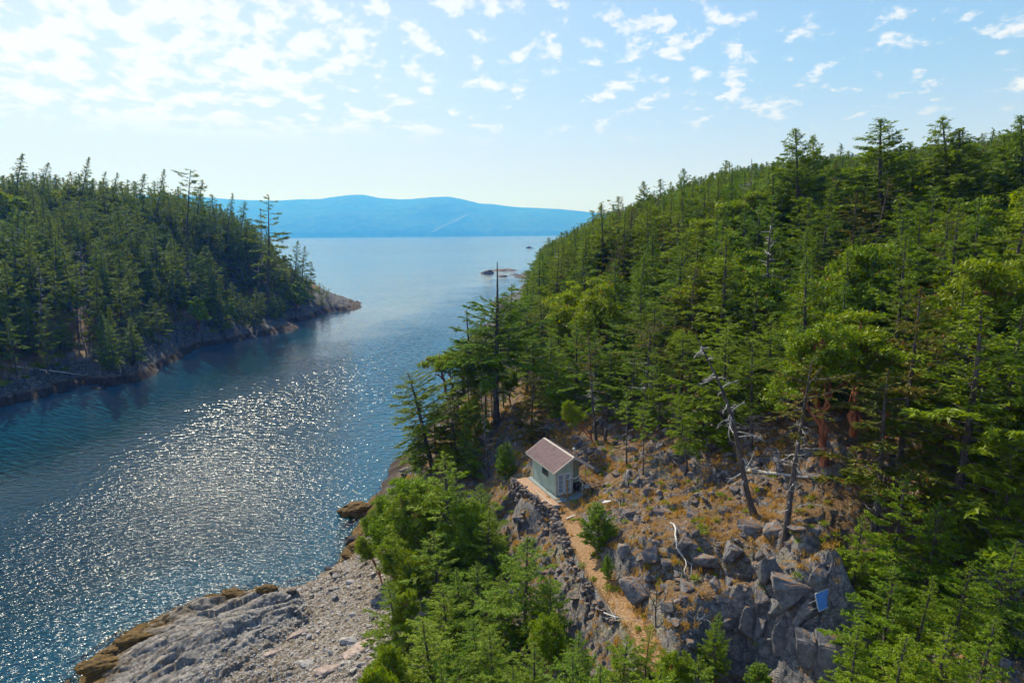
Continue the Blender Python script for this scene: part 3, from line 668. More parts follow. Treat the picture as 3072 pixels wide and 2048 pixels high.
PROTO['arbC'] = arbutus(13, 8, 4.6, .15, 240, 150, M_arb, M_dbark, cbase=.12, lean=.15, clump=.14)
# mid
PROTO['midA'] = conifer(21, 18, .08, 4.0, 110, .30, 2.1, M_fir, dead=8, droop=.2, shape=1.0, up=.5)
PROTO['midB'] = conifer(22, 18, .22, 4.1, 88, .30, 2.1, M_fir, dead=14, patchy=.2, irregular=.5, shape=.8)
PROTO['midC'] = conifer(23, 16, .10, 4.3, 92, .30, 2.0, M_fir, dead=6, shape=.85, irregular=.45, up=.5)
PROTO['skyfir'] = conifer(27, 18, .05, 4.6, 150, .30, 2.7, M_fir, dead=6, droop=.15, shape=.8, irregular=.3, up=.45)
PROTO['midE'] = conifer(26, 19, .30, 3.4, 62, .30, 2.1, M_olive, dead=20, patchy=.3, irregular=.6, shape=.55, lean=.04)
PROTO['farE'] = conifer(36, 20, .25, 3.6, 56, .56, 2.1, M_firF, dead=6, patchy=.3, irregular=.65, shape=.5, lean=.05)
PROTO['midArb'] = arbutus(24, 11, 4.8, .25, 130, 120, M_arb, M_red, cbase=.2, clump=.17)
PROTO['midArbB'] = arbutus(25, 10, 4.6, .25, 120, 120, M_arb, M_dbark, cbase=.15, clump=.17)
# far
PROTO['farA'] = conifer(31, 20, .06, 4.2, 84, .56, 2.1, M_firF, dead=2, droop=.25, shape=1.0, up=.5)
PROTO['farB'] = conifer(32, 21, .18, 4.3, 70, .56, 2.1, M_firF, dead=4, patchy=.16, irregular=.5, shape=.8)
PROTO['farC'] = conifer(33, 18, .08, 4.6, 72, .56, 2.0, M_firF, dead=2, shape=.85, irregular=.45, up=.5)
PROTO['farD'] = conifer(34, 22, .34, 4.4, 52, .60, 2.0, M_firF, dead=6, patchy=.15, irregular=.5, shape=.45)
PROTO['farArb'] = arbutus(35, 11, 5.0, .65, 90, 34, M_arb, M_dbark, cbase=.1, clump=.12)
# special
PROTO['flattop'] = conifer(41, 24, .52, 4.4, 34, .42, 1.7, M_firF, dead=10, shape=.18, irregular=.35, up=.0, droop=-.05, flat=.7)
PROTO['layered'] = conifer(42, 20, .38, 4.2, 30, .34, 2.0, M_firF, dead=8, shape=.42, irregular=.25, up=-.05, droop=.05, flat=.75)
PROTO['spiketop'] = conifer(43, 20, .34, 4.2, 100, .17, 2.2, M_fir, dead=34, spike=.24, shape=.3, irregular=.5, patchy=.15, trunk_r=.34, flat=.8)
PROTO['leanfir'] = conifer(44, 13, .16, 3.6, 100, .15, 2.2, M_fir, dead=24, shape=.5, side=-.3, irregular=.4, patchy=.08, trunk_r=.24, droop=.35)
PROTO['thin'] = conifer(45, 9, .55, 1.5, 34, .14, 1.5, M_firN, dead=20, shape=.5, trunk_r=.09, irregular=.5)
PROTO['barepole'] = conifer(46, 11, .66, 2.2, 26, .15, 1.4, M_olive, dead=36, shape=.4, trunk_r=.17, irregular=.5, patchy=.3)
PROTO['deadleaning'] = snag(47, 13, .21, 30, 2.3, (M_bark, M_grey), bend=.10, twig=9)
PROTO['greysnag'] = snag(48, 10, .17, 34, 2.6, (M_grey, M_grey), bend=.02, twig=8)
PROTO['farsnag'] = snag(49, 12, .16, 24, 2.2, (M_bark, M_grey), bend=.05, twig=5)
PROTO['umbrella'] = arbutus(50, 7, 2.9, .15, 34, 260, M_arb, M_dbark, cbase=.66, clump=.2, flatt=1.2)

TREES = []      # every tree that becomes a thing: dict
def put(kind, x, y, z, h, rz=0., tilt=(0., 0.), wide=1.0, label=None, cat='tree', name=None, group=None):
    TREES.append(dict(kind=kind, x=x, y=y, z=z, h=h, rz=rz, tilt=tilt, wide=wide, label=label, cat=cat, name=name, group=group))
PNAME = {k: ('broadleaf_tree' if 'rb' in k or k == 'umbrella' else 'dead_tree' if k in ('deadleaning', 'greysnag', 'farsnag') else 'young_conifer' if k == 'sapling' else 'conifer_tree') for k in PROTO}
def make_tree(d):
    wood, crown, H = PROTO[d['kind']]
    name = d['name'] or PNAME[d['kind']]
    e = bpy.data.objects.new(name, None); COL.objects.link(e); e.empty_display_size = .3
    s = d['h'] / H
    e.matrix_world = Matrix.Translation((d['x'], d['y'], d['z'])) @ Euler((d['tilt'][1], d['tilt'][0], 0)).to_matrix().to_4x4() @ Matrix.Rotation(d['rz'], 4, 'Z') @ Matrix.Diagonal((s * d['wide'], s * d['wide'], s, 1))
    tag(e, d['label'], d['cat'], d['group'])
    o = bpy.data.objects.new('trunk', wood); COL.objects.link(o); o.parent = e
    if crown is not None:
        o = bpy.data.objects.new('crown', crown); COL.objects.link(o); o.parent = e
    return e
def hero(kind, tx, ty, base=None, depth=None, bx=None, wide=1.0, rz=None, label=None, **kw):
    """tx,ty photo pixel of the tree top; base: seen foot pixel, or depth: forward distance of the hidden foot"""
    if base: x, y, z = hit(*base)
    else: y = depth; x = at_y(bx if bx is not None else tx, y, 1100); z = ground(x, y)
    d = ray(tx, ty); k = y / d[1]; top = (d[0] * k, y, CAMH + d[2] * k)
    h = top[2] - z; L = math.hypot(h, top[0] - x)
    put(kind, x, y, z - .1, L, rz if rz is not None else random.uniform(0, 6.28), (math.atan2(top[0] - x, h), 0.), wide, label, **kw)

random.seed(5)
# ------------------------------------------------------------ hand-placed trees (photo pixels)
hero('leanfir', 1222, 1115, base=(1302, 1405), rz=3.0, label="dark fir leaning out over the water from the rocky bank below the hut", wide=1.45)
hero('spiketop', 1490, 783, base=(1492, 1272), rz=.6, label="tall old fir with a bare dead spike top, thickest trunk left of the hut", wide=1.25)
hero('spiketop', 1399, 925, base=(1437, 1290), rz=2.4, label="slim fir with a bare spike top, just left of the tallest spike-topped fir", wide=1.15)
hero('firC', 1452, 945, depth=86, bx=1455, rz=1.2, label="bushy fir between the two spike-topped firs", wide=.8)
hero('umbrella', 1365, 1028, depth=88, rz=1, wide=1.0, label="flat umbrella-crowned tree on the bank edge above the water")
hero('firC', 1535, 850, depth=100, bx=1522, wide=.75, label="sparse fir right behind the tall spike-topped fir")
hero('firB', 1562, 895, depth=115, bx=1560, wide=.9, label="fir at the edge of the hillside forest nearest the open water")
hero('firB', 1500, 1000, depth=92, bx=1510, wide=.8, label="short fir wrapped round the lower trunk of the tall spike-topped fir")
hero('barepole', 1440, 1160, base=(1468, 1432), rz=1, wide=.7, label="thin dark bare-limbed pole of a tree left of the hut roof")
hero('sapling', 1520, 1325, base=(1516, 1440), wide=.9, label="small pine sapling with a tuft top between the dark pole tree and the hut")
hero('olive', 1350, 1190, base=(1372, 1400), wide=1.15, label="dense olive-brown conifer right of the leaning fir")
hero('firB', 1300, 1190, base=(1310, 1395), wide=.8, label="narrow fir close behind the leaning fir")
hero('arbC', 1330, 1330, base=(1330, 1430), wide=.8, label="low leafy bush tree at the foot of the leaning fir")
hero('olive', 1600, 1120, base=(1592, 1330), rz=.4, wide=1.1, label="dark olive conifer uphill of the hut's back corner")
hero('firB', 1240, 1290, base=(1270, 1440), wide=.9, label="small fir on the bank below the leaning fir")
hero('barepole', 1762, 1000, base=(1790, 1322), rz=2, wide=.9, label="tall half-dead conifer standing just uphill right of the hut")
hero('arbA', 1700, 1195, base=(1788, 1340), rz=4, wide=.55, label="bright green broadleaf tree leaning towards the hut from the right")
hero('thin', 1880, 1165, base=(1882, 1400), wide=1.2, label="thin young conifer in the rubble right of the hut, left one of a pair")
hero('thin', 1930, 1210, base=(1930, 1425), wide=1.1, label="thin young conifer in the rubble right of the hut, right one of a pair")
hero('firB', 2035, 1160, base=(2062, 1400), wide=.8, label="small fir at the back of the rubble left of the leaning dead trunk")
hero('firD', 1965, 1040, base=(1985, 1290), wide=.8, label="bushy fir at the forest edge behind the thin young pair")
hero('deadleaning', 2092, 985, base=(2278, 1540), rz=.5, label="leaning dark trunk with twisted grey dead limbs above the clearing")
hero('barepole', 2428, 1080, base=(2358, 1618), rz=1.4, wide=1.2, label="dark leaning pine with a sparse top rooted on the cliff-top rock")
hero('greysnag', 2895, 905, base=(2800, 1180), rz=.2, label="silvery dead tree leaning right amid green crowns on the right slope")
hero('greysnag', 2115, 1060, depth=88, rz=2.2, wide=.8, label="small grey dead tree behind the top of the leaning dark trunk")
hero('sapling', 1795, 1508, base=(1797, 1648), rz=1, wide=1.15, label="bright green young conifer beside the footpath below the hut")
hero('sapling', 1822, 1660, base=(1824, 1740), rz=2, wide=.7, label="small green sapling on the ledge right of the footpath")
hero('sapling', 2275, 1985, base=(2275, 2062), rz=3, wide=1.5, label="round bright green young conifer at the foot of the dark cliff")
for k, tx, ty, y, bx, wd, lb in [
 ('firB', 1400, 1085, 84, 1405, .9, "fir in the bank-edge group, behind the leaning fir and nearer the spike tops"),
 ('firC', 1470, 1055, 89, 1475, .8, "fir crowding the base of the tall spike-topped fir on its left"),
 ('arbC', 1430, 1190, 79, 1432, .6, "low broadleaf tree between the leaning fir and the spike-topped firs"),
 ('firD', 1395, 1255, 74, 1400, .8, "bushy fir low on the bank between the leaning fir and the dark pole tree"),
 ('arbA', 1530, 1105, 88, 1530, .55, "broadleaf tree just right of the tall spike-topped fir's trunk"),
 ('firC', 1585, 985, 97, 1590, .8, "open fir uphill between the spike-topped fir and the cabin"),
 ('firB', 1650, 1000, 98, 1655, .8, "open fir straight uphill of the cabin ridge"),
 ('firC', 1720, 1010, 92, 1725, .8, "ragged fir uphill of the cabin's stove pipe"),
 ('olive', 1560, 1205, 80, 1560, .9, "olive young conifer above the cabin's back left corner"),
 ('firC', 1830, 1030, 80, 1835, .8, "ragged fir right of the half-dead conifer by the cabin"),
 ('firB', 2160, 1110, 70, 2165, .8, "fir just left behind the leaning dark trunk's middle"),
 ('firC', 2330, 1070, 66, 2335, .9, "ragged fir between the two leaning trunks")]:
    hero(k, tx, ty, depth=y, bx=bx, wide=wd, label=lb)
# slope below the hut (bottom centre)
for k, tx, ty, y, bx, wd, lb in [
 ('firA', 1335, 1352, 57, 1330, 1.25, "tall dense fir among the trees between beach and hut"),
 ('arbC', 1190, 1440, 60, 1215, .7, "leafy broadleaf tree overhanging the shore beside the weedy point"),
 ('arbA', 1120, 1490, 63, 1150, .6, "broadleaf tree leaning over the pebble beach by the weedy point"),
 ('firB', 1255, 1400, 64, 1260, .9, "fir behind the tall dense fir, nearer the water"),
 ('firD', 1440, 1450, 58, 1440, 1.0, "fir on the slope directly below the hut's retaining wall"),
 ('firA', 1470, 1520, 53, 1455, 1.0, "fir beside the brown grass below the hut"),
 ('firB', 1300, 1590, 51, 1300, 1.1, "dark open fir in the middle of the slope wood"),
 ('arbC', 1200, 1650, 52, 1215, .5, "low broadleaf tree at the upper edge of the pebble beach"),
 ('firD', 1160, 1730, 47, 1165, .8, "bushy olive green fir at the beach edge"),
 ('firD', 1330, 1750, 45, 1320, 1.1, "fir in shade above the beach"),
 ('firB', 1430, 1680, 48, 1420, 1.0, "open fir left of the slim bottom-centre fir"),
 ('firB', 1580, 1605, 43, 1573, 1.15, "slim fir with a long bare trunk at the bottom centre"),
 ('firD', 1500, 1720, 43, 1500, .9, "dense fir just left of the slim bottom-centre fir"),
 ('firD', 1270, 1850, 40, 1270, 1.1, "fir low above the beach at the bottom edge"),
 ('arbA', 1170, 1920, 39, 1180, .42, "small leafy tree reaching over pale beach rock at the bottom"),
 ('firD', 1420, 1850, 39, 1420, .9, "fir at the bottom edge left of centre"),
 ('arbB', 1640, 1840, 36, 1640, .6, "broadleaf crown at the bottom edge below the stone wall"),
 ('firA', 1740, 1890, 34, 1740, 1.1, "fir top at the bottom edge beneath the end of the footpath"),
 ('firD', 1880, 1900, 33, 1880, 1.0, "fir top at the bottom edge below the bare shrub"),
 ('arbB', 2040, 1930, 31, 2045, .5, "leafy crown at the bottom edge left of the cliff"),
 ('firA', 2160, 1830, 34, 2165, .8, "young fir rising left of the dark cliff at the bottom"),
 ('firD', 1540, 1990, 32, 1540, .9, "bottom-edge fir below the slim fir"),
 ('arbA', 1120, 2010, 34, 1120, .4, "leafy shrub tree at the bottom edge on the beach rock"),
 ('arbA', 1090, 1600, 60, 1120, .5, "leafy limb of a broadleaf tree over the weedy beach corner"),
 ('firA', 1390, 1560, 55, 1390, 1.0, "fir filling the middle of the slope wood"),
 ('firD', 1240, 1530, 59, 1240, 1.0, "dense fir at the left side of the slope wood"),
 ('arbB', 1210, 1760, 47, 1220, .6, "broadleaf tree over the gravel, lower left of the slope wood"),
 ('firA', 1370, 1700, 47, 1370, 1.0, "fir in the lower middle of the slope wood"),
 ('firD', 1470, 1880, 37, 1470, 1.0, "shaded fir left of the slim fir's bare trunk"),
 ('firB', 1650, 1720, 41, 1650, .8, "fir right of the slim fir, touching the brown slope"),
 ('firD', 1980, 1985, 29, 1980, .9, "low fir top at the bottom edge, third left of the cliff"),
 ('firB', 2100, 1960, 30, 2100, .9, "low fir top at the bottom edge, just left of the cliff"),
 ('firA', 1800, 1985, 30, 1800, .9, "low fir top in the bottom edge's centre"),
 ('firD', 1720, 1960, 31, 1720, 1.0, "bushy low fir top at the bottom edge under the path's end"),
 ('firB', 1950, 1890, 33, 1950, .8, "open fir top beside the foot of the bare shrub"),
 ('firA', 1600, 1920, 33, 1600, 1.0, "pointed fir top just right of the slim fir's trunk"),
 ('arbB', 1225, 1470, 57, 1235, .75, "full leafy crown between the overhanging broadleaf tree and the tall dense fir"),
 ('arbC', 1390, 1500, 56, 1395, .6, "leafy crown right in front of the tall dense fir"),
 ('arbB', 1180, 1600, 53, 1195, .7, "full leafy crown over the upper beach edge"),
 ('firB', 1320, 1990, 33, 1320, .8, "bottom-edge fir over the beach, third from the left")]:
    hero(k, tx, ty, depth=y, bx=bx, wide=wd * 1.28, label=lb)
# foreground wood at the right
for k, tx, ty, y, bx, wd, lb in [
 ('firD', 2500, 1720, 35, 2590, .8, "small fir whose branches hang before the solar panel"),
 ('firA', 2640, 1395, 44, 2630, 1.0, "fir behind the lime green firs right of the cliff"),
 ('firB', 2720, 1420, 38, 2715, 1.2, "lime green fir with a visible grey trunk right of the cliff"),
 ('firA', 2590, 1540, 38, 2600, 1.1, "full lime green fir just above the solar panel"),
 ('firD', 2820, 1500, 37, 2830, 1.1, "wide green fir right of the visible grey trunk"),
 ('firA', 2930, 1420, 39, 2940, 1.1, "dark green fir at the right, near the orange forked tree"),
 ('firB', 3040, 1350, 38, 3050, 1.1, "tall fir cut by the right edge of the picture"),
 ('firD', 2690, 1700, 31, 2700, 1.2, "yellow green fir low at the right, second row from the bottom"),
 ('firA', 2800, 1720, 30, 2810, 1.1, "dense fir low at the right beside the yellow green one"),
 ('firB', 2920, 1680, 31, 2930, 1.1, "fir low at the right with grey dead twigs"),
 ('firD', 3050, 1620, 32, 3060, 1.2, "fir low at the right edge"),
 ('firA', 2580, 1880, 28, 2600, 1.0, "fir at the bottom right next to the cliff foot"),
 ('firD', 2720, 1900, 26, 2730, 1.1, "bottom edge fir right of the cliff-foot fir"),
 ('firB', 2850, 1870, 26, 2870, 1.2, "bottom edge fir towards the right corner"),
 ('firA', 2990, 1850, 26, 3010, 1.2, "fir in the bottom right corner"),
 ('arbA', 2905, 1255, 50, 2955, .6, "broadleaf tree with a forked orange trunk at the right"),
 ('arbA', 2960, 1030, 57, 2950, .85, "large yellow green broadleaf tree below the silvery dead tree"),
 ('arbA', 3060, 1045, 58, 3050, .9, "yellow green broadleaf tree at the right edge"),
 ('arbA', 2800, 1130, 60, 2790, .75, "bright broadleaf tree left of the large yellow green one"),
 ('firB', 2640, 1150, 58, 2640, .9, "fir in the middle of the right slope above the lime green firs"),
 ('firC', 2520, 1200, 56, 2520, .8, "fir at the right end of the fallen grey log"),
 ('firB', 2560, 1330, 47, 2560, .8, "short fir on the shaded bank behind the cliff top"),
 ('olive', 2460, 1240, 52, 2470, 1.1, "olive young pine behind the leaning cliff-top pine"),
 ('firC', 2740, 880, 72, 2745, 1.2, "layered pine with yellow green shelves on the right slope"),
 ('arbB', 2600, 630, 98, 2600, 1.4, "big round broadleaf crown midway up the right slope"),
 ('arbA', 2690, 690, 86, 2690, 1.0, "broadleaf tree with dark red forking limbs on the right slope"),
 ('arbC', 2480, 700, 96, 2480, 1.0, "broad crown left of the big round one on the right slope"),
 ('arbA', 1960, 745, 120, 1960, 1.2, "domed pale green broadleaf crown low on the hill"),
 ('arbA', 2230, 860, 88, 2230, 1.0, "broadleaf tree with reddish limbs in the middle of the wood"),
 ('arbC', 2350, 960, 74, 2350, .9, "broadleaf tree uphill of the leaning cliff-top pine"),
 ('arbB', 1840, 980, 92, 1840, .8, "broadleaf tree at the wood's edge above the hut"),
 ('firC', 3060, 560, 75, 3050, 1.3, "tall dark pine at the right edge with long level limbs"),
 ('firC', 2890, 620, 84, 2890, 1.2, "pine with a visible dark trunk near the right skyline"),
 ('skyfir', 2050, 505, 150, 2050, 1.0, "slender skyline fir left of the middle of the hill"),
 ('skyfir', 2080, 545, 165, 2080, .9, "thin skyline fir just right of the slender one"),
 ('skyfir', 1930, 543, 150, 1930, 1.0, "pointed fir, leftmost tall one standing over the hill skyline"),
 ('skyfir', 2385, 385, 100, 2385, 1.3, "wide fir with wind-ragged branches over the hill skyline"),
 ('skyfir', 2440, 405, 104, 2440, 1.0, "ragged fir touching the right side of the wind-ragged one"),
 ('midA', 2545, 455, 110, 2545, .7, "short thin fir between the two groups of big skyline firs"),
 ('skyfir', 2640, 356, 92, 2640, 1.7, "broad dark fir over the skyline, left of the twin pair"),
 ('skyfir', 2732, 425, 95, 2732, 1.1, "small fir between the broad dark fir and the twin pair"),
 ('skyfir', 2828, 350, 84, 2828, 1.3, "left and taller fir of the twin pair on the right skyline"),
 ('skyfir', 2880, 388, 82, 2880, 1.6, "right and fuller fir of the twin pair on the right skyline"),
 ('skyfir', 2960, 455, 95, 2960, 1.2, "low fir in the skyline gap near the right edge"),
 ('skyfir', 3060, 345, 80, 3060, 1.5, "fir cut by the right edge on the skyline"),
 ('skyfir', 3010, 400, 88, 3000, 1.4, "fir beside the one cut by the right edge of the skyline")]:
    hero(k, tx, ty, depth=y, bx=bx, wide=wd, label=lb)
# skyline and point of the left headland
for k, tx, ty, y, wd, lb in [
 ('farA', 70, 462, 255, 1.2, "broad fir breaking the skyline at the far left"),
 ('farB', 145, 488, 262, 1.0, "rounded fir second along the left skyline"),
 ('farA', 268, 473, 265, 1.0, "tall narrow fir standing over the left skyline"),
 ('farB', 318, 515, 270, .8, "narrow fir right of the tall narrow skyline one"),
 ('farB', 352, 518, 272, .8, "one of the low skyline firs left of the middle of the headland"),
 ('farC', 432, 522, 275, 1.1, "rounded skyline fir left of the flat-topped tree"),
 ('farA', 492, 508, 278, .9, "spiky skyline fir left of the flat-topped tree"),
 ('flattop', 573, 508, 262, .95, "flat-topped tall tree over the left headland skyline"),
 ('farC', 606, 545, 285, 1.0, "wide fir right of the flat-topped tree"),
 ('farA', 697, 580, 290, .9, "fir on the falling skyline left of the layered tree"),
 ('farC', 735, 606, 295, 1.1, "low fir on the falling skyline left of the layered tree"),
 ('layered', 808, 586, 262, .95, "tall layered fir standing against the blue mountains"),
 ('farsnag', 782, 625, 266, .7, "thin dead tree beside the tall layered fir"),
 ('farB', 893, 722, 312, 1.0, "left of the three slender trees at the headland point"),
 ('farB', 915, 738, 315, 1.0, "middle of the three slender trees at the headland point"),
 ('farB', 936, 790, 318, .9, "right of the three slender trees at the headland point"),
 ('farsnag', 966, 842, 322, .6, "small bare tree on the headland point"),
 ('farC', 988, 862, 325, .9, "low dark bush on the headland point's rock"),
 ('farsnag', 120, 770, 165, .7, "leaning dead trunk low in the left wood")]:
    hero(k, tx, ty, depth=y, wide=wd, label=lb)
n_hero = len(TREES)

# ------------------------------------------------------------ the woods: scattered trees
SIL_L = [(-400,540),(0,520),(100,512),(250,525),(450,545),(560,560),(640,590),(700,628),(750,655),(800,700),(850,770),(890,810),(930,850),(1000,895),(1100,930)]
SIL_R = [(1480,1010),(1540,940),(1570,880),(1590,835),(1605,790),(1620,740),(1660,715),(1700,695),(1740,665),(1800,640),(1850,625),(1900,603),(2000,568),(2050,545),(2150,505),(2300,478),(2400,470),(2500,462),(2600,450),(2800,430),(2950,415),(3072,375),(3600,300)]
CLEAR = [(900,2600),(900,1700),(1100,1440),(1230,1250),(1400,1160),(1540,1170),(1620,1230),(1700,1240),(1850,1290),(2000,1330),(2150,1340),(2300,1360),(2420,1370),(2560,1420),(2580,1560),(2560,1760),(2560,2080),(2560,2600)]
rng = np.random.default_rng(77)
cand = []
def scatter(n, a0, a1, r0, r1, sp0, sp1, left):
    th = R(1) * rng.uniform(a0, a1, n); r = np.sqrt(rng.uniform(r0 * r0, r1 * r1, n)); x = np.sin(th) * r; y = np.cos(th) * r
    z = np.array([ground(a, b) for a, b in zip(x, y)]); px, py, dd = project(x, y, z)
    grid = {}
    for i in range(n):
        if z[i] < (2.7 if left else 3.2) or (y[i] > 560 and left): continue
        if left != (px[i] < 1250): continue
        if in_poly(px[i], py[i], CLEAR): continue
        if not left and y[i] < 40: continue
        sparse = not left and in_poly(px[i], py[i], [(1380,1330),(1480,1080),(1700,1080),(2000,1200),(2420,1230),(2500,1400),(2300,1400),(1900,1360),(1600,1300)])
        if sparse and rng.random() < .08: continue
        sp = sp0 + (sp1 - sp0) * min(1, r[i] / 320) ; sp *= rng.uniform(.8, 1.15)
        g = (int(x[i] // 6), int(y[i] // 6)); ok = True
        for a in (-1, 0, 1):
            for b in (-1, 0, 1):
                for (u, v) in grid.get((g[0] + a, g[1] + b), ()):
                    if (u - x[i]) ** 2 + (v - y[i]) ** 2 < sp * sp: ok = False; break
                if not ok: break
            if not ok: break
        if not ok: continue
        edge = z[i] < 7
        if left: h = rng.uniform(14, 23) * (.62 if edge else 1)
        else: h = (rng.uniform(8, 12.5) if sparse else rng.uniform(10, 16) if r[i] < 110 else rng.uniform(14, 23)) * (.7 if edge else 1)
        sil = np.interp(px[i], *zip(*(SIL_L if left else SIL_R))) + rng.uniform(0, 26) * min(1, 150 / r[i])
        if rng.random() < .13: sil -= rng.uniform(8, 46) * min(1, 230 / r[i])
        d = ray(px[i], sil); zt = CAMH + d[2] / d[1] * y[i]
        h = min(h, zt - z[i])
        if h < 3.5: continue
        grid.setdefault(g, []).append((x[i], y[i]))
        k = rng.random()
        if r[i] < 95: kind = rng.choice(['firB', 'firC', 'firD', 'arbA', 'arbB', 'arbC', 'olive', 'greysnag', 'thin'], p=[.25, .19, .15, .13, .12, .05, .04, .03, .04])
        if sparse: kind = rng.choice(['firC', 'thin', 'firB', 'barepole', 'arbB', 'firD'], p=[.34, .12, .30, .08, .06, .10])
        elif r[i] < 200 and not left: kind = rng.choice(['midA', 'midB', 'midC', 'midE', 'midArb', 'midArbB', 'farsnag'], p=[.25, .20, .16, .12, .13, .11, .03])
        else: kind = rng.choice(['farA', 'farB', 'farC', 'farD', 'farE', 'farArb', 'farsnag'], p=[.25, .22, .19, .13, .14, .04, .03])
        if left and edge and rng.random() < .04: kind = 'farArb'
        if not left and 'rb' in str(kind) and px[i] < 1720 and r[i] > 105: kind = 'midB' if r[i] < 200 else 'farB'
        if 'rb' in str(kind): h *= .88
        wd = (rng.uniform(.95, 1.35) if left else (rng.uniform(.8, 1.08) if 'rb' in str(kind) else rng.uniform(1.1, 1.55))) if h > 8 else rng.uniform(1.1, 1.5)
        H0 = PROTO[kind][2]
        cand.append(dict(kind=str(kind), x=x[i], y=y[i], z=z[i] - .3, h=h, rz=rng.uniform(0, 6.28), tilt=(rng.normal(0, .035), rng.normal(0, .03)), wide=wd * (1.15 if h / H0 < .6 else 1), left=left))
scatter(26000, -50, -8, 120, 560, 4.5, 5.6, True)
scatter(14000, -6, 50, 40, 150, 3.8, 4.7, False)
scatter(26000, -4, 46, 150, 900, 4.7, 6.4, False)
# rank by how much of each tree can be seen from here (nearer trees hide farther ones)
allt = [dict(t, hero=True) for t in TREES] + cand
for t in allt: t['r'] = math.hypot(t['x'], t['y'])
order = sorted(range(len(allt)), key=lambda i: allt[i]['r'])
hor = np.full(4096, 5000.)
for i in order:
    t = allt[i]; a, b, d = project(t['x'], t['y'], t['z'] + t['h']); a2, b2, _ = project(t['x'], t['y'], t['z'])
    t['px'], t['py'], t['by'] = float(a), float(b), float(b2)
    half = .13 * t['h'] * F / float(d) * t['wide']; lo, hi = int(max(0, a + 500 - half)), int(min(4095, a + 500 + half))
    if hi <= lo or a < -60 or a > 3130: t['vis'] = 0; continue
    seg = hor[lo:hi + 1]; ref = np.minimum(seg, min(float(b2), 2048)); t['vis'] = float(np.clip(ref - b, 0, None).mean() * (hi - lo))
    tri = float(b) + (float(b2) - float(b)) * .25 + np.abs(np.linspace(-1, 1, hi - lo + 1)) * (float(b2) - float(b)) * .3
    hor[lo:hi + 1] = np.minimum(seg, tri)
is_con = lambda t: PNAME[t['kind']] in ('conifer_tree', 'young_conifer')
h_con = sum(1 for t in TREES if is_con(t))
con = sorted([t for t in cand if is_con(t)], key=lambda t: -t['vis']); oth = sorted([t for t in cand if not is_con(t)], key=lambda t: -t['vis'])
chosen = [t for t in con[:max(0, 288 - h_con)] if t['vis'] > 60] + [t for t in oth[:150] if t['vis'] > 90]
cs = set(id(t) for t in chosen)
rest = [t for t in cand if id(t) not in cs and (t['vis'] > 0 or abs(t['px'] - 1536) < 2400)]

# labels that tell each scattered tree by its look and its place in the wood
ORD = ['first', 'second', 'third', 'fourth', 'fifth', 'sixth', 'seventh', 'eighth', 'ninth', 'tenth', 'eleventh', 'twelfth', 'thirteenth', 'fourteenth', 'fifteenth', 'sixteenth', 'seventeenth', 'eighteenth', 'nineteenth', 'twentieth']
LOOK = dict(firA='dense fir', firB='open fir', firC='ragged fir', firD='bushy fir', olive='olive young conifer', thin='thin bare-trunked conifer', midA='pointed fir', midB='gappy fir', midC='wide fir', farA='pointed fir', farB='gappy fir', farC='wide fir', farD='high-crowned fir', farE='thin-crowned fir', midE='sparse olive fir', barepole='half-bare conifer',
            arbA='round broadleaf tree', arbB='upright broadleaf tree', arbC='low broadleaf tree', midArb='round broadleaf tree', midArbB='dark-limbed broadleaf tree', farArb='light broadleaf tree', greysnag='grey dead tree', farsnag='bare dead tree')
zones = {}
for t in chosen:
    side = 'left headland' if t['left'] else 'right hill'
    sil = np.interp(t['px'], *zip(*(SIL_L if t['left'] else SIL_R)))
    bot = np.interp(t['px'], [0, 600, 1100], [1200, 1030, 930]) if t['left'] else np.interp(t['px'], [1500, 1700, 2300, 2600, 3072], [1050, 1100, 1250, 1400, 1500])
    v = (t['py'] - sil) / max(60, bot - sil)
    band = 'along the skyline' if v < .08 else 'just below the skyline' if v < .2 else 'on the upper slope' if v < .36 else 'halfway up the slope' if v < .54 else 'on the lower slope' if v < .74 else ('near the rocky shore' if t['left'] else 'near the clearing')
    zones.setdefault((side, band, LOOK[t['kind']]), []).append(t)
for (side, band, look), L in zones.items():
    L.sort(key=lambda t: t['px'])
    for i, t in enumerate(L):
        which = 'only' if len(L) == 1 else ORD[i] + ' from the left' if i < 20 else ORD[len(L) - 1 - i] + ' from the right' if len(L) - 1 - i < 20 else 'middle one (%d)' % i
        t['label'] = ("%s %s on the %s" % (look, band, side)) if len(L) == 1 else ("%s %s on the %s, %s" % (look, band, side, which))
        t['group'] = 'trees of the wood on the ' + side
for t in chosen:
    put(t['kind'], t['x'], t['y'], t['z'], t['h'], t['rz'], t['tilt'], t['wide'], t['label'], 'tree', None, t['group'])
for d in TREES: make_tree(d)

# the rest of the wood: one object of instanced trees
kinds = sorted(set(t['kind'] for t in rest)); kidx = {k: i for i, k in enumerate(kinds)}
src = {}
for o in bpy.data.objects:
    if o.type == 'MESH' and o.name.split('.')[0] in ('trunk', 'crown'): src.setdefault(o.data.name, o)
pm = bpy.data.meshes.new("forest"); pm.vertices.add(len(rest))
pm.vertices.foreach_set('co', np.array([(t['x'], t['y'], t['z']) for t in rest], np.float32).ravel())
for an, data in (('kindi', [kidx[t['kind']] for t in rest]), ('rz', [t['rz'] for t in rest]), ('sz', [t['h'] / PROTO[t['kind']][2] for t in rest]), ('sxy', [t['h'] / PROTO[t['kind']][2] * t['wide'] for t in rest])):
    a = pm.attributes.new(an, 'FLOAT', 'POINT'); a.data.foreach_set('value', np.array(data, np.float32))
forest = link("forest", pm); tag(forest, "dense mass of conifers filling the woods behind the nearer trees", "wood", kind="stuff")
ng = bpy.data.node_groups.new("forest", 'GeometryNodeTree')
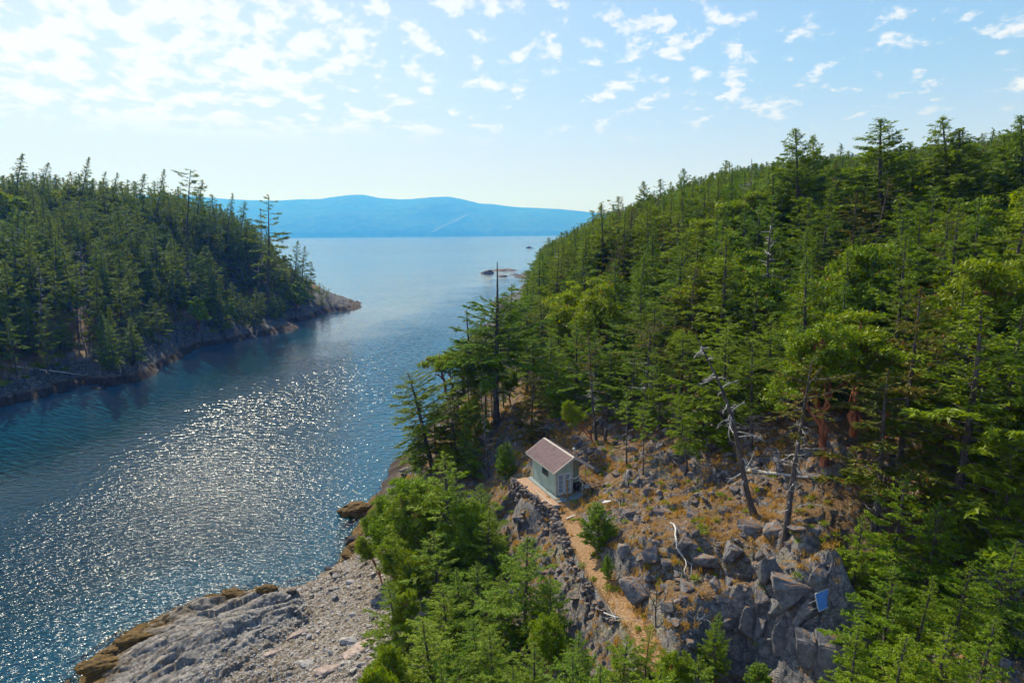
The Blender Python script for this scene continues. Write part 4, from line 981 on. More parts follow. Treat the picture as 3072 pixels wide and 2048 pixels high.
ng.interface.new_socket("Geometry", in_out='INPUT', socket_type='NodeSocketGeometry'); ng.interface.new_socket("Geometry", in_out='OUTPUT', socket_type='NodeSocketGeometry')
N_ = ng.nodes; Lk = ng.links; gi = N_.new('NodeGroupInput'); go = N_.new('NodeGroupOutput'); jn = N_.new('GeometryNodeJoinGeometry')
def gattr(nm):
    n = N_.new('GeometryNodeInputNamedAttribute'); n.data_type = 'FLOAT'; n.inputs['Name'].default_value = nm; return n.outputs['Attribute']
ak, ar, az_, axy = gattr('kindi'), gattr('rz'), gattr('sz'), gattr('sxy')
cr = N_.new('ShaderNodeCombineXYZ'); Lk.new(ar, cr.inputs[2]); cs_ = N_.new('ShaderNodeCombineXYZ'); Lk.new(axy, cs_.inputs[0]); Lk.new(axy, cs_.inputs[1]); Lk.new(az_, cs_.inputs[2])
for k in kinds:
    cmpn = N_.new('FunctionNodeCompare'); cmpn.data_type = 'FLOAT'; cmpn.operation = 'EQUAL'; Lk.new(ak, cmpn.inputs[0]); cmpn.inputs[1].default_value = kidx[k]; cmpn.inputs['Epsilon'].default_value = .3
    for part in PROTO[k][:2]:
        if part is None: continue
        if part.name not in src:     # a kind none of whose trees is an object of its own
            d = next(t for t in rest if t['kind'] == k); d['label'] = 'one more ' + LOOK[k] + ' deep in the wood'; continue
        oi = N_.new('GeometryNodeObjectInfo'); oi.inputs['Object'].default_value = src[part.name]; oi.inputs['As Instance'].default_value = True; oi.transform_space = 'ORIGINAL'
        ip = N_.new('GeometryNodeInstanceOnPoints'); Lk.new(gi.outputs[0], ip.inputs['Points']); Lk.new(cmpn.outputs[0], ip.inputs['Selection']); Lk.new(oi.outputs['Geometry'], ip.inputs['Instance'])
        Lk.new(cr.outputs[0], ip.inputs['Rotation']); Lk.new(cs_.outputs[0], ip.inputs['Scale']); Lk.new(ip.outputs[0], jn.inputs[0])
Lk.new(jn.outputs[0], go.inputs[0])
md = forest.modifiers.new("forest", 'NODES'); md.node_group = ng
# ------------------------------------------------------------ simple materials
def flat_mat(name, c, rough=.6, c2=None, scale=5, metal=0., spec=.4):
    m, t, out = new_mat(name); b = t.node('ShaderNodeBsdfPrincipled', i_Roughness=rough, i_Metallic=metal); b.inputs['Specular IOR Level'].default_value = spec
    tc = t.n.new('ShaderNodeTexCoord'); n = t.noise(tc.outputs['Object'], scale, 5, .65)
    t.l.new(t.mix(t.ramp(n, .35, .7), c, c2 or tuple(x * .72 for x in c)), b.inputs['Base Color']); t.l.new(b.outputs[0], out.inputs[0]); return m
def rock_mat(name, a, b_, c, warm=.4, weed=False):
    m, t, out = new_mat(name); tc = t.n.new('ShaderNodeTexCoord'); oi = t.n.new('ShaderNodeObjectInfo'); g = t.n.new('ShaderNodeNewGeometry')
    P = g.outputs['Position']
    n1 = t.noise(P, 2.6, 6, .65); n2 = t.noise(P, 13, 4, .65)
    col = t.mix(t.ramp(n1, .34, .66), a, b_); col = t.mix(t.math('MULTIPLY', t.ramp(n2, .55, .72), .6), col, c)
    col = t.mix(t.math('MULTIPLY', oi.outputs['Random'], .45), col, tuple(x * .55 for x in b_))
    sn = t.n.new('ShaderNodeSeparateXYZ'); t.l.new(g.outputs['Normal'], sn.inputs[0])
    top = t.math('MULTIPLY', t.ramp(sn.outputs[2], .5, .95), t.math('MULTIPLY', t.ramp(t.noise(P, 4.3, 5, .6), .46, .58), warm))
    col = t.mix(top, col, (.24, .12, .045))
    b = t.node('ShaderNodeBsdfPrincipled', i_Roughness=.88); b.inputs['Specular IOR Level'].default_value = .25; t.l.new(col, b.inputs['Base Color'])
    bm = t.node('ShaderNodeBump'); bm.inputs['Strength'].default_value = .8; bm.inputs['Distance'].default_value = .08; t.l.new(n2, bm.inputs['Height']); t.l.new(bm.outputs[0], b.inputs['Normal'])
    t.l.new(b.outputs[0], out.inputs[0]); return m
M_rock = rock_mat("grey_rock", (.07, .068, .075), (.21, .20, .205), (.36, .33, .29), .9)
M_pale = rock_mat("pale_stone", (.22, .21, .21), (.46, .42, .39), (.55, .50, .44), .1)
M_weedrock = rock_mat("weed_covered_rock", (.05, .028, .008), (.16, .088, .015), (.24, .14, .03), .1)
M_dark = rock_mat("dark_wet_rock", (.03, .026, .026), (.10, .085, .075), (.17, .13, .09), .2)
M_green = flat_mat("pale_green_board", (.38, .465, .38), .75, (.26, .34, .27), 1.3)
M_cream = flat_mat("cream_trim", (.42, .39, .34), .7, (.34, .31, .27), 3)
M_roof = flat_mat("pinkish_brown_metal", (.30, .19, .168), .65, (.21, .13, .115), 2.2, spec=.2)
M_glass = flat_mat("dark_glass", (.015, .02, .022), .08, spec=.6)
M_white = flat_mat("white_paint", (.58, .58, .57), .5)
M_conc = flat_mat("grey_concrete", (.20, .24, .25), .8, (.15, .18, .19), 4)
M_steel = flat_mat("galvanised_steel", (.55, .56, .57), .35, metal=.7)
M_black = flat_mat("black_enamel", (.02, .02, .022), .45)
M_wood = flat_mat("silver_board", (.50, .45, .38), .8, (.34, .29, .24), 6)
M_ochre = flat_mat("lichen_post_wood", (.28, .17, .05), .9, (.10, .07, .04), 9)
M_twig = flat_mat("bleached_branch", (.60, .57, .53), .8, (.38, .35, .32), 7)
M_dtwig = flat_mat("dark_twig", (.06, .045, .035), .9)
M_soil = flat_mat("orange_soil", (.38, .24, .15), .95, (.26, .15, .09), 4)

# ------------------------------------------------------------ hut
hut = bpy.data.objects.new("garden_cabin", None); COL.objects.link(hut)
hut.location = (5.4, 57.8, 12.0); hut.rotation_euler = (0, 0, R(21.7))
tag(hut, "pale green cabin with a pinkish ribbed metal roof on the bluff above the inlet", "cabin")
RH, EH, HW = 3.5, 2.28, 1.93     # ridge height, eave height, half width
sl = math.atan2(RH - EH, HW)
roofz = lambda x: RH - abs(x) * (RH - EH) / HW - .10
def wall(name, pts, y0, y1, mat):   # prism of an x-z outline between y0 and y1
    mb = MB(); n = len(pts); mb.add([(x, y0, z) for x, z in pts] + [(x, y1, z) for x, z in pts], [tuple(range(n)), tuple(range(2 * n - 1, n - 1, -1))] + [(i, i + n, (i + 1) % n + n, (i + 1) % n) for i in range(n)])
    return mb.build(name, [mat], hut)
XL, XR, YF, YR_, YB = -1.55, 1.5, .5, 2.2, 5.5
lw = MB()
for y0, y1 in ((YF, 1.86), (1.92, 3.42), (3.48, YB)):
    lw.box((XL, (y0 + y1) / 2, (roofz(XL) - .02) / 2 + .01), (.08, y1 - y0, roofz(XL) - .04))
for y0 in (1.89, 3.45): lw.box((XL, y0, (roofz(XL)) / 2), (.06, .06, roofz(XL) - .06))

for k in range(12):
    yb = YF + .2 + k * .41
    if not 1.8 < yb < 3.5: lw.box((XL - .047, yb, roofz(XL) / 2), (.014, .035, roofz(XL) - .08))
lw.build("left_wall", [M_green], hut)
wall("front_wall", [(XL + .045, 0), (-.03, 0), (-.03, roofz(.03)), (XL + .045, roofz(XL))], YF, YF + .08, M_green)
wall("porch_wall", [(.03, 0), (XR - .045, 0), (XR - .045, roofz(XR)), (.03, roofz(.03))], YR_, YR_ + .08, M_green)
mb = MB(); mb.box((0, (YF + YR_) / 2 + .06, roofz(0) / 2), (.055, YR_ - YF + .1, roofz(0) - .05)); mb.build("inner_wall", [M_green], hut)
mb = MB(); mb.box((XR, (YR_ + YB) / 2, roofz(XR) / 2), (.08, YB - YR_, roofz(XR) - .02)); mb.build("right_wall", [M_green], hut)
wall("back_wall", [(XL + .045, 0), (XR - .045, 0), (XR - .045, roofz(XR)), (0, roofz(0)), (XL + .045, roofz(XL))], YB - .08, YB, M_green)
for x, y, h in ((XL - .012, YF - .02, roofz(XL)), (XR + .01, YR_ - .02, roofz(XR)), (XL - .012, YB + .01, roofz(XL)), (0, YF - .03, roofz(0) - .08), (.12, YR_ - .035, roofz(.1) - .1)):
    mb = MB(); mb.box((x, y, h / 2), (.11, .11, h)); mb.build("corner_trim", [M_cream], hut)
# window in the long left wall
mb = MB()
for y, z, a, b in ((1.98, 1.66, .06, .92), (3.36, 1.66, .06, .92)): mb.box((XL - .05, y, z), (.05, a, b))
mb.box((XL - .05, 2.67, 1.2), (.07, 1.44, .05)); mb.box((XL - .05, 2.67, 2.1), (.05, 1.32, .04))
wf = mb.build("window", [M_green], hut)
mb = MB(); mb.box((XL - .046, 2.67, 1.66), (.02, 1.32, .88)); mb.build("pane", [M_glass], wf)
# white double glazed door
mb = MB()
for x0 in (-1.4, -.74):
    mb.box((x0 + .045, YF - .03, 1.02), (.09, .05, 1.96)); mb.box((x0 + .575, YF - .03, 1.02), (.09, .05, 1.96))
    for z, h in ((.16, .24), (.99, .06), (1.94, .12), (.66, .04), (1.44, .04)): mb.box((x0 + .31, YF - .028, z), (.44, .044, h))
dr = mb.build("door", [M_white], hut)
mb = MB()
for x0 in (-1.4, -.74): mb.box((x0 + .31, YF - .014, 1.08), (.45, .012, 1.7))
mb.build("pane", [flat_mat("pale_glass", (.25, .30, .36), .15, spec=.7)], dr)
mb = MB(); mb.box((-.76, YF - .07, 1.0), (.03, .05, .16)); mb.build("handle", [M_steel], dr)
# ribbed roof: two folded sheets with real corrugation
def slope(sgn):
    nx = 2; ys = np.arange(-.0, 6.31, .045); V = []; Fc = []
    for s in (0, 1):
        for k, y in enumerate(ys):
            ph = (y % .27) / .27; up = .075 if ph < .3 else (.075 * (1 - (ph - .3) / .12) if ph < .42 else (.075 * (ph - .88) / .12 if ph > .88 else 0))
            V.append((sgn * (HW + .04) * s, y, RH - s * (RH - EH + .025) + up + .02))
    n = len(ys)
    for k in range(n - 1): Fc.append((k, k + 1, n + k + 1, n + k) if sgn > 0 else (k + 1, k, n + k, n + k + 1))
    b = len(V); V += [(x, y, z - .09) for x, y, z in V]; 
    for k in range(n - 1): Fc.append((b + k + 1, b + k, b + n + k, b + n + k + 1) if sgn > 0 else (b + k, b + k + 1, b + n + k + 1, b + n + k)); Fc.append((n + k, n + k + 1, b + n + k + 1, b + n + k))
    m = MB(); m.add(V, Fc); return m
roof = slope(-1).build("roof", [M_roof], hut)
slope(1).build("roof_slope", [M_roof], roof)
mb = MB(); mb.box((-.07, 3.15, RH + .028), (.15, 6.34, .02), M=Matrix.Rotation(-sl, 3, 'Y')); mb.box((.07, 3.15, RH + .028), (.15, 6.34, .02), M=Matrix.Rotation(sl, 3, 'Y')); mb.build("ridge_cap", [M_cream], roof)
for y in (-.035, 6.335):
    for sg in (-1, 1):
        mb = MB(); L = math.hypot(HW + .05, RH - EH); mb.box((sg * (HW + .05) / 2, y, (RH + EH) / 2 - .035), (L, .045, .2), M=Matrix.Rotation(sg * sl, 3, 'Y')); mb.build("barge_board", [M_cream], roof)
for sg in (-1, 1):
    mb = MB(); mb.box((sg * (HW + .03), 3.15, EH - .06), (.04, 6.3, .13)); mb.build("eave_board", [M_cream], roof)
for y in (.9, 2.4, 3.9, 5.4):
    for sg in (-1, 1):
        mb = MB(); mb.box((sg * 1.72, y, EH + .03), (.42, .05, .1), M=Matrix.Rotation(sg * sl, 3, 'Y')); mb.build("rafter_end", [M_cream], roof)
mb = MB(); mb.tube([(1.5, 3.0, 2.35), (1.5, 3.0, 3.15)], .07, 12); mb.tube([(1.5, 3.0, 3.15), (1.5, 3.0, 3.18)], [.07, .13], 12); fl = mb.build("stove_pipe", [M_steel], hut)
mb = MB(); mb.tube([(1.5, 3.0, 3.2), (1.5, 3.0, 3.26), (1.5, 3.0, 3.36)], [.15, .14, .03], 12); mb.build("rain_cap", [M_steel], fl)
mb = MB(); mb.tube([(1.62, .9, -.02), (1.62, .9, roofz(1.62) - .02)], .05, 8); mb.build("porch_post", [M_cream], hut)
mb = MB(); mb.box((-.05, 2.55, -.16), (3.9, 6.7, .28)); mb.build("foundation_slab", [M_conc], hut)
mb = MB()
for i in range(34):   # firewood stacked under the wide eave on the right
    mb.tube([(1.62 + .02 * (i % 3), 2.6 + (i % 9) * .17, .12 + (i // 9) * .17), (1.9, 2.62 + (i % 9) * .17, .12 + (i // 9) * .17)], .075, 6)
mb.build("firewood", [M_dbark], hut)
def hw(x, y, z=0.): return hut.matrix_basis @ Vector((x, y, z))
bpy.context.view_layer.update()
HM = Matrix.Translation((5.4, 57.8, 12.0)) @ Matrix.Rotation(R(21.7), 4, 'Z')
def hw(x, y, z=0.): return HM @ Vector((x, y, z))

# things on the porch
rnd = random.Random(4)
def place_obj(name, mb, mats, p, rz, label, cat, smooth=False, group=None):
    o = mb.build(name, mats, None, smooth); o.location = p; o.rotation_euler = (0, 0, rz); return tag(o, label, cat, group)
ch = bpy.data.objects.new("garden_chair", None); COL.objects.link(ch); ch.location = hw(1.45, .35, -.015); ch.rotation_euler = (0, 0, R(200))
tag(ch, "white metal garden chair beside the cabin door", "chair")
mb = MB(); mb.box((0, 0, .45), (.46, .44, .03)); mb.build("seat", [M_white], ch)
mb = MB()
mb.tube([(-.21, .22, .45), (-.22, .28, .75), (-.16, .31, .92), (.16, .31, .92), (.22, .28, .75), (.21, .22, .45)], .018, 6)
for x in (-.11, 0, .11): mb.tube([(x, .22, .46), (x, .305, .92)], .01, 5)
mb.build("backrest", [M_white], ch)
for x, y in ((-.2, -.2), (.2, -.2), (-.2, .2), (.2, .2)):
    mb = MB(); mb.tube([(x, y, .45), (x * 1.15, y * 1.2, .0)], .016, 6); mb.build("leg", [M_white], ch)
for sx in (-1, 1):
    mb = MB(); mb.tube([(sx * .22, -.2, .45), (sx * .25, -.2, .66), (sx * .25, .2, .68)], .015, 6); mb.build("armrest", [M_white], ch)
br = bpy.data.objects.new("barrel_stove", None); COL.objects.link(br); br.location = hw(.62, .75, -.015); tag(br, "black barrel-shaped stove standing on the cabin porch", "stove")
mb = MB(); mb.tube([(0, 0, .22), (0, 0, .28), (0, 0, .55), (0, 0, .82), (0, 0, .86)], [.2, .27, .29, .27, .2], 16); mb.build("body", [M_black], br, True)
mb = MB(); mb.tube([(0, 0, .865), (0, 0, .93), (0, 0, .98)], [.25, .2, .05], 16); mb.build("lid", [M_black], br, True)
for a in range(3): mb = MB(); mb.tube([(.2 * math.cos(a * 2.09), .2 * math.sin(a * 2.09), .3), (.28 * math.cos(a * 2.09), .28 * math.sin(a * 2.09), 0)], .02, 6); mb.build("leg", [M_black], br)
mb = MB(); p = [(0, 0, 0), (.03, 0, .7), (-.02, .02, 1.5), (.01, 0, 2.15)]; mb.tube(p, [.085, .08, .075, .07], 8)
place_obj("wooden_post", mb, [M_ochre], hw(-.95, -.55, -.35), 0, "ochre lichen-covered post in front of the cabin door", "post", True)
mb = MB(); mb.tube([(-.9, -.5, 1.6), (-.6, -.45, 1.95), (-.2, -.5, 1.75), (.1, -.5, 1.95), (.35, -.5, 1.75), (.3, -.5, 1.45), (.55, -.5, 1.3), (.6, -.5, 1.05), (1.0, -.5, .95), (1.5, -.5, 1.0), (1.75, -.5, .7)], [.05, .05, .045, .05, .05, .045, .045, .04, .04, .03, .02], 6)
mb.tube([(-.6, -.45, 1.95), (-.5, -.5, 2.2), (-.25, -.5, 2.3)], [.03, .025, .01], 5); mb.tube([(.35, -.5, 1.75), (.1, -.5, 1.5), (-.3, -.5, 1.45)], [.03, .025, .01], 5); mb.tube([(.55, -.5, 1.3), (.5, -.5, .6), (.6, -.5, 0)], [.03, .03, .03], 5)
place_obj("driftwood_branch", mb, [M_twig], hw(0, 0, 0), R(21.7), "twisting bleached driftwood branch arching across the cabin porch", "driftwood", True)
def brush(n, L, r, mat, seed, flat=.5, th=.02):
    rg = random.Random(seed); mb = MB()
    for i in range(n):
        a = rg.uniform(0, 6.28); rr_ = r * rg.random() ** .5; p = Vector((math.cos(a) * rr_, math.sin(a) * rr_, rg.uniform(0, flat) * (1 - .6 * rr_ / r)))
        d = Vector((rg.gauss(0, 1), rg.gauss(0, 1), rg.gauss(0, .35))).normalized(); pts = [p]
        for k in range(3): d = (d + Vector((rg.gauss(0, .3), rg.gauss(0, .3), rg.gauss(0, .2)))).normalized(); pts.append(pts[-1] + d * L / 3 * rg.uniform(.6, 1.2))
        mb.tube(pts, [th, th * .8, th * .5, th * .2], 4, cap=False)
    return mb
p = hw(2.7, .1, 0); place_obj("brush_pile", brush(70, .9, .85, None, 3, .55, .018), [M_dtwig], (p.x, p.y, ground(p.x, p.y)), 0, "dark heap of cut brushwood right of the cabin porch", "brush pile")
# planks and white scraps on the bare rock right of the cabin
p = hit(1832, 1508); mb = MB(); mb.box((-.35, 0, .10), (.75, .22, .04), M=Matrix.Rotation(.25, 3, 'Z')); mb.box((-.2, .2, .07), (.6, .18, .035), M=Matrix.Rotation(-.2, 3, 'Z'))
for i in range(6): a = rnd.uniform(0, 6); mb.tube([(.1 + .09 * i, rnd.uniform(-.1, .2), .05), (.2 + .09 * i, rnd.uniform(-.05, .25), .16), (.32 + .08 * i, rnd.uniform(-.1, .2), .06)], .035, 5)
place_obj("white_board", mb, [M_white], p, .2, "heap of short white boards and bleached sticks lying on brown needles right of the cabin", "boards")
p = hit(1712, 1553); mb = MB(); mb.box((0, 0, .05), (1.15, .13, .09)); place_obj("timber_step", mb, [M_wood], p, .75, "pale timber step across the top of the footpath", "step")

# ------------------------------------------------------------ solar panel
c0, c1, c2, c3 = (2452, 1778), (2496, 1762), (2499, 1811), (2449, 1836)
gp = hit(2475, 1850); d0 = Vector(ray(2474, 1797)); yy = gp[1] + .15
P3 = []
for (px, py), dy in zip((c0, c1, c2, c3), (.05, .74, .34, -.35)):
    d = ray(px, py); k = (yy + dy) / d[1]; P3.append(Vector((d[0] * k, yy + dy, CAMH + d[2] * k)))
cen = sum(P3, Vector()) / 4
ux_ = ((P3[1] - P3[0]) + (P3[2] - P3[3])).normalized(); vy_ = ((P3[0] - P3[3]) + (P3[1] - P3[2])); vy_ = (vy_ - ux_ * vy_.dot(ux_)).normalized(); nz_ = ux_.cross(vy_)
w_ = ((P3[1] - P3[0]).length + (P3[2] - P3[3]).length) / 2; h_ = ((P3[0] - P3[3]).length + (P3[1] - P3[2]).length) / 2
sp_ = bpy.data.objects.new("solar_panel", None); COL.objects.link(sp_)
sp_.matrix_world = Matrix.Translation(cen) @ Matrix((ux_, vy_, nz_)).transposed().to_4x4(); tag(sp_, "tilted blue solar panel with a white frame on rails at the cliff edge", "solar panel")
m, t, out = new_mat("blue_cells"); tc = t.n.new('ShaderNodeTexCoord'); b = t.node('ShaderNodeBsdfPrincipled', i_Roughness=.25)
wv = t.n.new('ShaderNodeTexWave'); wv.bands_direction = 'X'; t.l.new(tc.outputs['Object'], wv.inputs['Vector']); wv.inputs['Scale'].default_value = 5.5
br_ = t.n.new('ShaderNodeTexBrick'); t.l.new(tc.outputs['Object'], br_.inputs['Vector']); br_.offset = 0; br_.inputs['Scale'].default_value = 1; br_.inputs['Brick Width'].default_value = .125; br_.inputs['Row Height'].default_value = .125; br_.inputs['Mortar Size'].default_value = .004
br_.inputs['Color1'].default_value = (.04, .17, .50, 1); br_.inputs['Color2'].default_value = (.06, .23, .60, 1); br_.inputs['Mortar'].default_value = (.5, .6, .75, 1)
t.l.new(t.mix(t.math('MULTIPLY', wv.outputs['Fac'], .35), br_.outputs['Color'], (.12, .35, .75)), b.inputs['Base Color']); t.l.new(b.outputs[0], out.inputs[0])
mb = MB(); mb.box((0, 0, 0), (w_, h_, .02)); mb.build("cell_sheet", [m], sp_)
mb = MB()
for s in (-1, 1): mb.box((s * w_ / 2, 0, .003), (.035, h_ + .03, .045)); mb.box((0, s * h_ / 2, .003), (w_ - .04, .035, .043))
mb.build("frame", [M_white], sp_)
for yv in (-.28, .12):
    mb = MB(); mb.box((.02, yv * h_, -.045), (w_ * 1.9, .04, .04)); mb.build("rail", [M_steel], sp_)
for s in (-1, 1):
    q0 = sp_.matrix_world @ Vector((s * w_ * .4, .12 * h_, -.07)); g0 = ground(q0.x, q0.y) - .2
    inv = sp_.matrix_world.inverted(); mb = MB(); mb.tube([(s * w_ * .4, .12 * h_, -.07), inv @ Vector((q0.x, q0.y, g0))], .025, 6); mb.build("leg", [M_steel], sp_)

# ------------------------------------------------------------ rocks
def rock_mesh(seed, mat, n=16, flat=1., bev=.05):
    rg = random.Random(seed); bm = bmesh.new()
    for i in range(n):
        v = Vector((rg.uniform(-1, 1), rg.uniform(-1, 1), rg.uniform(-1, 1) * flat)); m_ = max(abs(v.x), abs(v.y), abs(v.z) / flat); v = v / m_ * rg.uniform(.34, .56)
        bm.verts.new(v)
    bmesh.ops.convex_hull(bm, input=bm.verts); bmesh.ops.delete(bm, geom=[v for v in bm.verts if not v.link_faces], context='VERTS')
    bmesh.ops.dissolve_limit(bm, angle_limit=R(9), verts=bm.verts, edges=bm.edges)
    if bev: bmesh.ops.bevel(bm, geom=list(bm.edges), offset=bev, segments=2, affect='EDGES', profile=.6)
    bmesh.ops.triangulate(bm, faces=bm.faces); bmesh.ops.subdivide_edges(bm, edges=bm.edges, cuts=1, use_grid_fill=True)
    bmesh.ops.subdivide_edges(bm, edges=bm.edges, cuts=1, use_grid_fill=True)
    k = np.array([v.co[:] for v in bm.verts]); d = fbm(k[:, 0] * 5 + seed + k[:, 2] * 3, k[:, 1] * 5 + k[:, 2] * 4, seed, 4)
    for v, q in zip(bm.verts, d): v.co *= 1 + .13 * q
    for v in bm.verts: v.co += Vector((rg.gauss(0, 1), rg.gauss(0, 1), rg.gauss(0, 1))) * .006
    me = bpy.data.meshes.new("rock"); bm.to_mesh(me); bm.free(); me.materials.append(mat); return me
RG = [rock_mesh(100 + i, M_rock, 14 + i % 5) for i in range(8)]
RP = [rock_mesh(200 + i, M_pale, 12 + i % 5, .8, .04) for i in range(7)]
RD = [rock_mesh(300 + i, M_dark, 16, .8) for i in range(3)]
def lumpy(seed, mat):
    bm = bmesh.new(); bmesh.ops.create_icosphere(bm, subdivisions=4, radius=.5); k = np.array([v.co[:] for v in bm.verts])
    d = 1 + .32 * fbm(k[:, 0] * 3 + seed, k[:, 1] * 3 + k[:, 2] * 2, seed, 3) + .16 * fbm(k[:, 0] * 11 + seed, k[:, 1] * 11 + k[:, 2] * 9, seed + 5, 3)
    for v, q in zip(bm.verts, d): v.co *= q
    me = bpy.data.meshes.new("rock"); bm.to_mesh(me); bm.free(); me.materials.append(mat); return me
RW = [lumpy(400 + i, M_weedrock) for i in range(3)]
def rock(name, me, p, size, rz, label, cat='boulder', group=None, sink=.25, tilt=.25, rg=random.Random(8)):
    o = link(name, me, None, (p[0], p[1], p[2] + size[2] * (.5 - sink)), (rg.gauss(0, tilt), rg.gauss(0, tilt), rz), size); return tag(o, label, cat, group)
rg = random.Random(21)
for px, py, sx_, sz_, lb in [
 (2112,1690,1.9,1.1,"wide dark block of rock in the middle of the clearing"),(2196,1668,1.5,1.2,"split dark rock beside the wide dark block"),(2305,1735,1.3,2.0,"tall grey slab leaning under the cliff-top pine"),
 (2363,1780,2.0,1.7,"biggest squared rock at the middle top of the cliff"),(2262,1712,.9,1.0,"upright grey stone left of the tall leaning slab"),(2448,1760,1.0,1.7,"pinkish upright slab at the right side of the cliff"),
 (2320,1600,1.5,.9,"pale slanting rock just left of the cliff-top pine's foot"),(2250,1590,1.6,.9,"mossy hump of rock left of the pale slanting rock"),(2390,1600,1.2,.7,"low rock right of the cliff-top pine's foot"),
 (2382,1775,.9,1.0,"tilted purple-grey stone on the cliff ledge"),(2339,1825,1.1,1.0,"square stone in the middle of the cliff"),(2286,1800,1.2,.9,"flat-topped stone at the left of the cliff ledge"),
 (2244,1880,1.3,2.1,"left cliff column of dark rock"),(2277,1900,.8,1.7,"narrow cliff column second from the left"),(2339,1910,1.1,2.0,"cliff column in the middle of the face"),(2378,1930,.8,1.8,"slim cliff column right of the middle"),
 (2425,1975,1.4,2.8,"tall cliff pillar near the bottom"),(2495,2000,2.0,3.0,"massive dark cliff buttress at the bottom right of the face"),(2300,1960,1.0,1.6,"dark wedge low in the cliff"),(2420,1850,1.2,1.6,"rock left of the solar panel"),
 (1943,1482,.9,.8,"dark cube of rock in the rubble above the clearing"),(1817,1462,.8,.7,"dark boulder right of the brush heap"),(1953,1668,1.4,1.0,"rounded dark boulder in the left of the clearing"),
 (1912,1790,2.0,1.5,"big brown outcrop right of the footpath"),(2053,1640,1.2,.9,"dark boulder beside the bleached fallen branch"),(2148,1760,.8,.6,"pink-grey stone in the middle of the clearing"),
 (2005,1825,.9,.7,"stone at the foot of the bare shrub"),(1990,1540,1.6,.6,"low ledge of rock across the upper clearing"),(1890,1545,1.5,.7,"left part of the low rock ledge"),(2080,1545,1.1,.5,"small end stone of the low rock ledge"),
 (2170,1540,.9,.5,"flat stone right of the low rock ledge"),(1870,1660,.9,1.0,"dark rock in the gap behind the young conifer"),(2060,1770,1.1,.6,"half-buried stone under the bleached branch"),(2190,1750,.7,.5,"small block above the left cliff column"),
 (1640,1600,.9,.6,"brown boulder on the slope left of the stone wall"),(1560,1560,1.3,.7,"brown boulder on the dry slope below the cabin"),(2180,1880,1.0,.7,"half-hidden stone at the cliff's lower left"),(1260,1395,2.2,1.6,"pale rock knob under the leaning fir"),(1220,1420,1.8,1.2,"grey rock on the bank edge below the leaning fir")]:
    p = hit(px, py); rock("boulder", RG[rg.randrange(8)], p, (sx_, sx_ * rg.uniform(.7, 1.0), sz_), rg.uniform(0, 6.28), lb, tilt=.13, sink=.42 if py > 1640 and px > 2200 else .3)
# rubble (single stones) behind and in the clearing
def rand_in(poly, rg):
    xs = [q[0] for q in poly]; ys = [q[1] for q in poly]
    while True:
        a, b = rg.uniform(min(xs), max(xs)), rg.uniform(min(ys), max(ys))
        if in_poly(np.array([a]), np.array([b]), poly)[0]: return a, b
CLR = [(1800,1470),(2050,1380),(2350,1420),(2440,1560),(2480,1700),(2330,1720),(2210,1960),(2050,1960),(1960,1830),(1850,1640),(1800,1560)]
RUB = [(1700,1330),(1850,1250),(2150,1330),(2480,1380),(2420,1480),(2150,1500),(1850,1480)]
LBW = [(1560,1480),(1650,1540),(1720,1690),(1790,1860),(1640,1760),(1560,1640),(1480,1560)]
for k in range(200):
    poly = (CLR, RUB, RUB, LBW, CLR)[k % 5]; a, b = rand_in(poly, rg); p = hit(a, b); s = rg.uniform(.22, .62) * (1.25 if poly is RUB else 1)
    if seg_dist(np.array([p[0]]), np.array([p[1]]), PATH)[0] < 1.15: continue
    where = {id(CLR): "brown needles of the clearing", id(RUB): "rubble slope behind the cabin and clearing", id(LBW): "dry slope below the cabin"}[id(poly)]
    rock("stone", RG[rg.randrange(8)], p, (s * rg.uniform(.8, 1.5), s, s * rg.uniform(.5, 1)), rg.uniform(0, 6.28), "loose grey angular stone lying on the " + where, 'stone', "loose stones on the " + where)
BCH = [(850,1790),(1000,1720),(1090,1600),(1160,1640),(1200,1760),(1330,1860),(1330,2040),(1080,2048),(980,1990),(900,1900)]
for k in range(190):
    a, b = rand_in(BCH, rg); p = hit(a, b); s = rg.uniform(.16, .5) * (1.5 if rg.random() < .1 else 1)
    rock("beach_stone", RP[rg.randrange(7)], p, (s * rg.uniform(.9, 1.7), s, s * rg.uniform(.4, .75)), rg.uniform(0, 6.28), "pale angular stone among many on the pebble beach", 'stone', "stones of the pebble beach")
for px, py, s, me, lb in [(1075,1535,3.6,RW[0],"big rock wholly covered in orange-brown weed at the water's edge"),(988,1708,.75,RD[1],"round dark red-brown boulder standing in the shallows"),(1012,1722,1.0,RD[0],"brown boulder on the beach beside the round dark one"),
  (1050,1745,.8,RP[2],"pinkish beach boulder right of the brown one"),(1075,1640,1.6,RW[1],"weedy boulder under the overhanging trees"),(1045,1668,1.2,RW[2],"low weedy rock at the beach corner"),(1060,1615,1.3,RD[2],"dark boulder below the overhanging broadleaf tree"),
  (880,1775,.9,RD[1],"dark brown stone in the weed band of the beach"),(930,1795,.7,RD[0],"dark upright stone at the end of the pale slab"),(800,1770,1.3,RW[1],"weed-covered hump along the beach waterline"),(700,1785,1.6,RW[0],"weed-covered rock at the top edge of the pale slab"),
  (300,2000,2.2,RW[2],"weed-draped rock at the outer end of the pale slab"),(400,1925,2.0,RW[0],"broad weed-draped rock on the seaward side of the slab"),(340,1960,1.5,RW[1],"smaller weed-draped rock between two broad ones"),(920,1990,.9,RP[0],"dark-edged square stone on the gravel at the bottom"),(1045,1920,1.0,RP[3],"grey block beside the big flat pink slab")]:
    p = hit(px, py); rock("shore_rock", me, p, (s * 1.4, s, s * .55), rg.uniform(-.3, .9), lb, 'rock', tilt=.08, sink=.4)

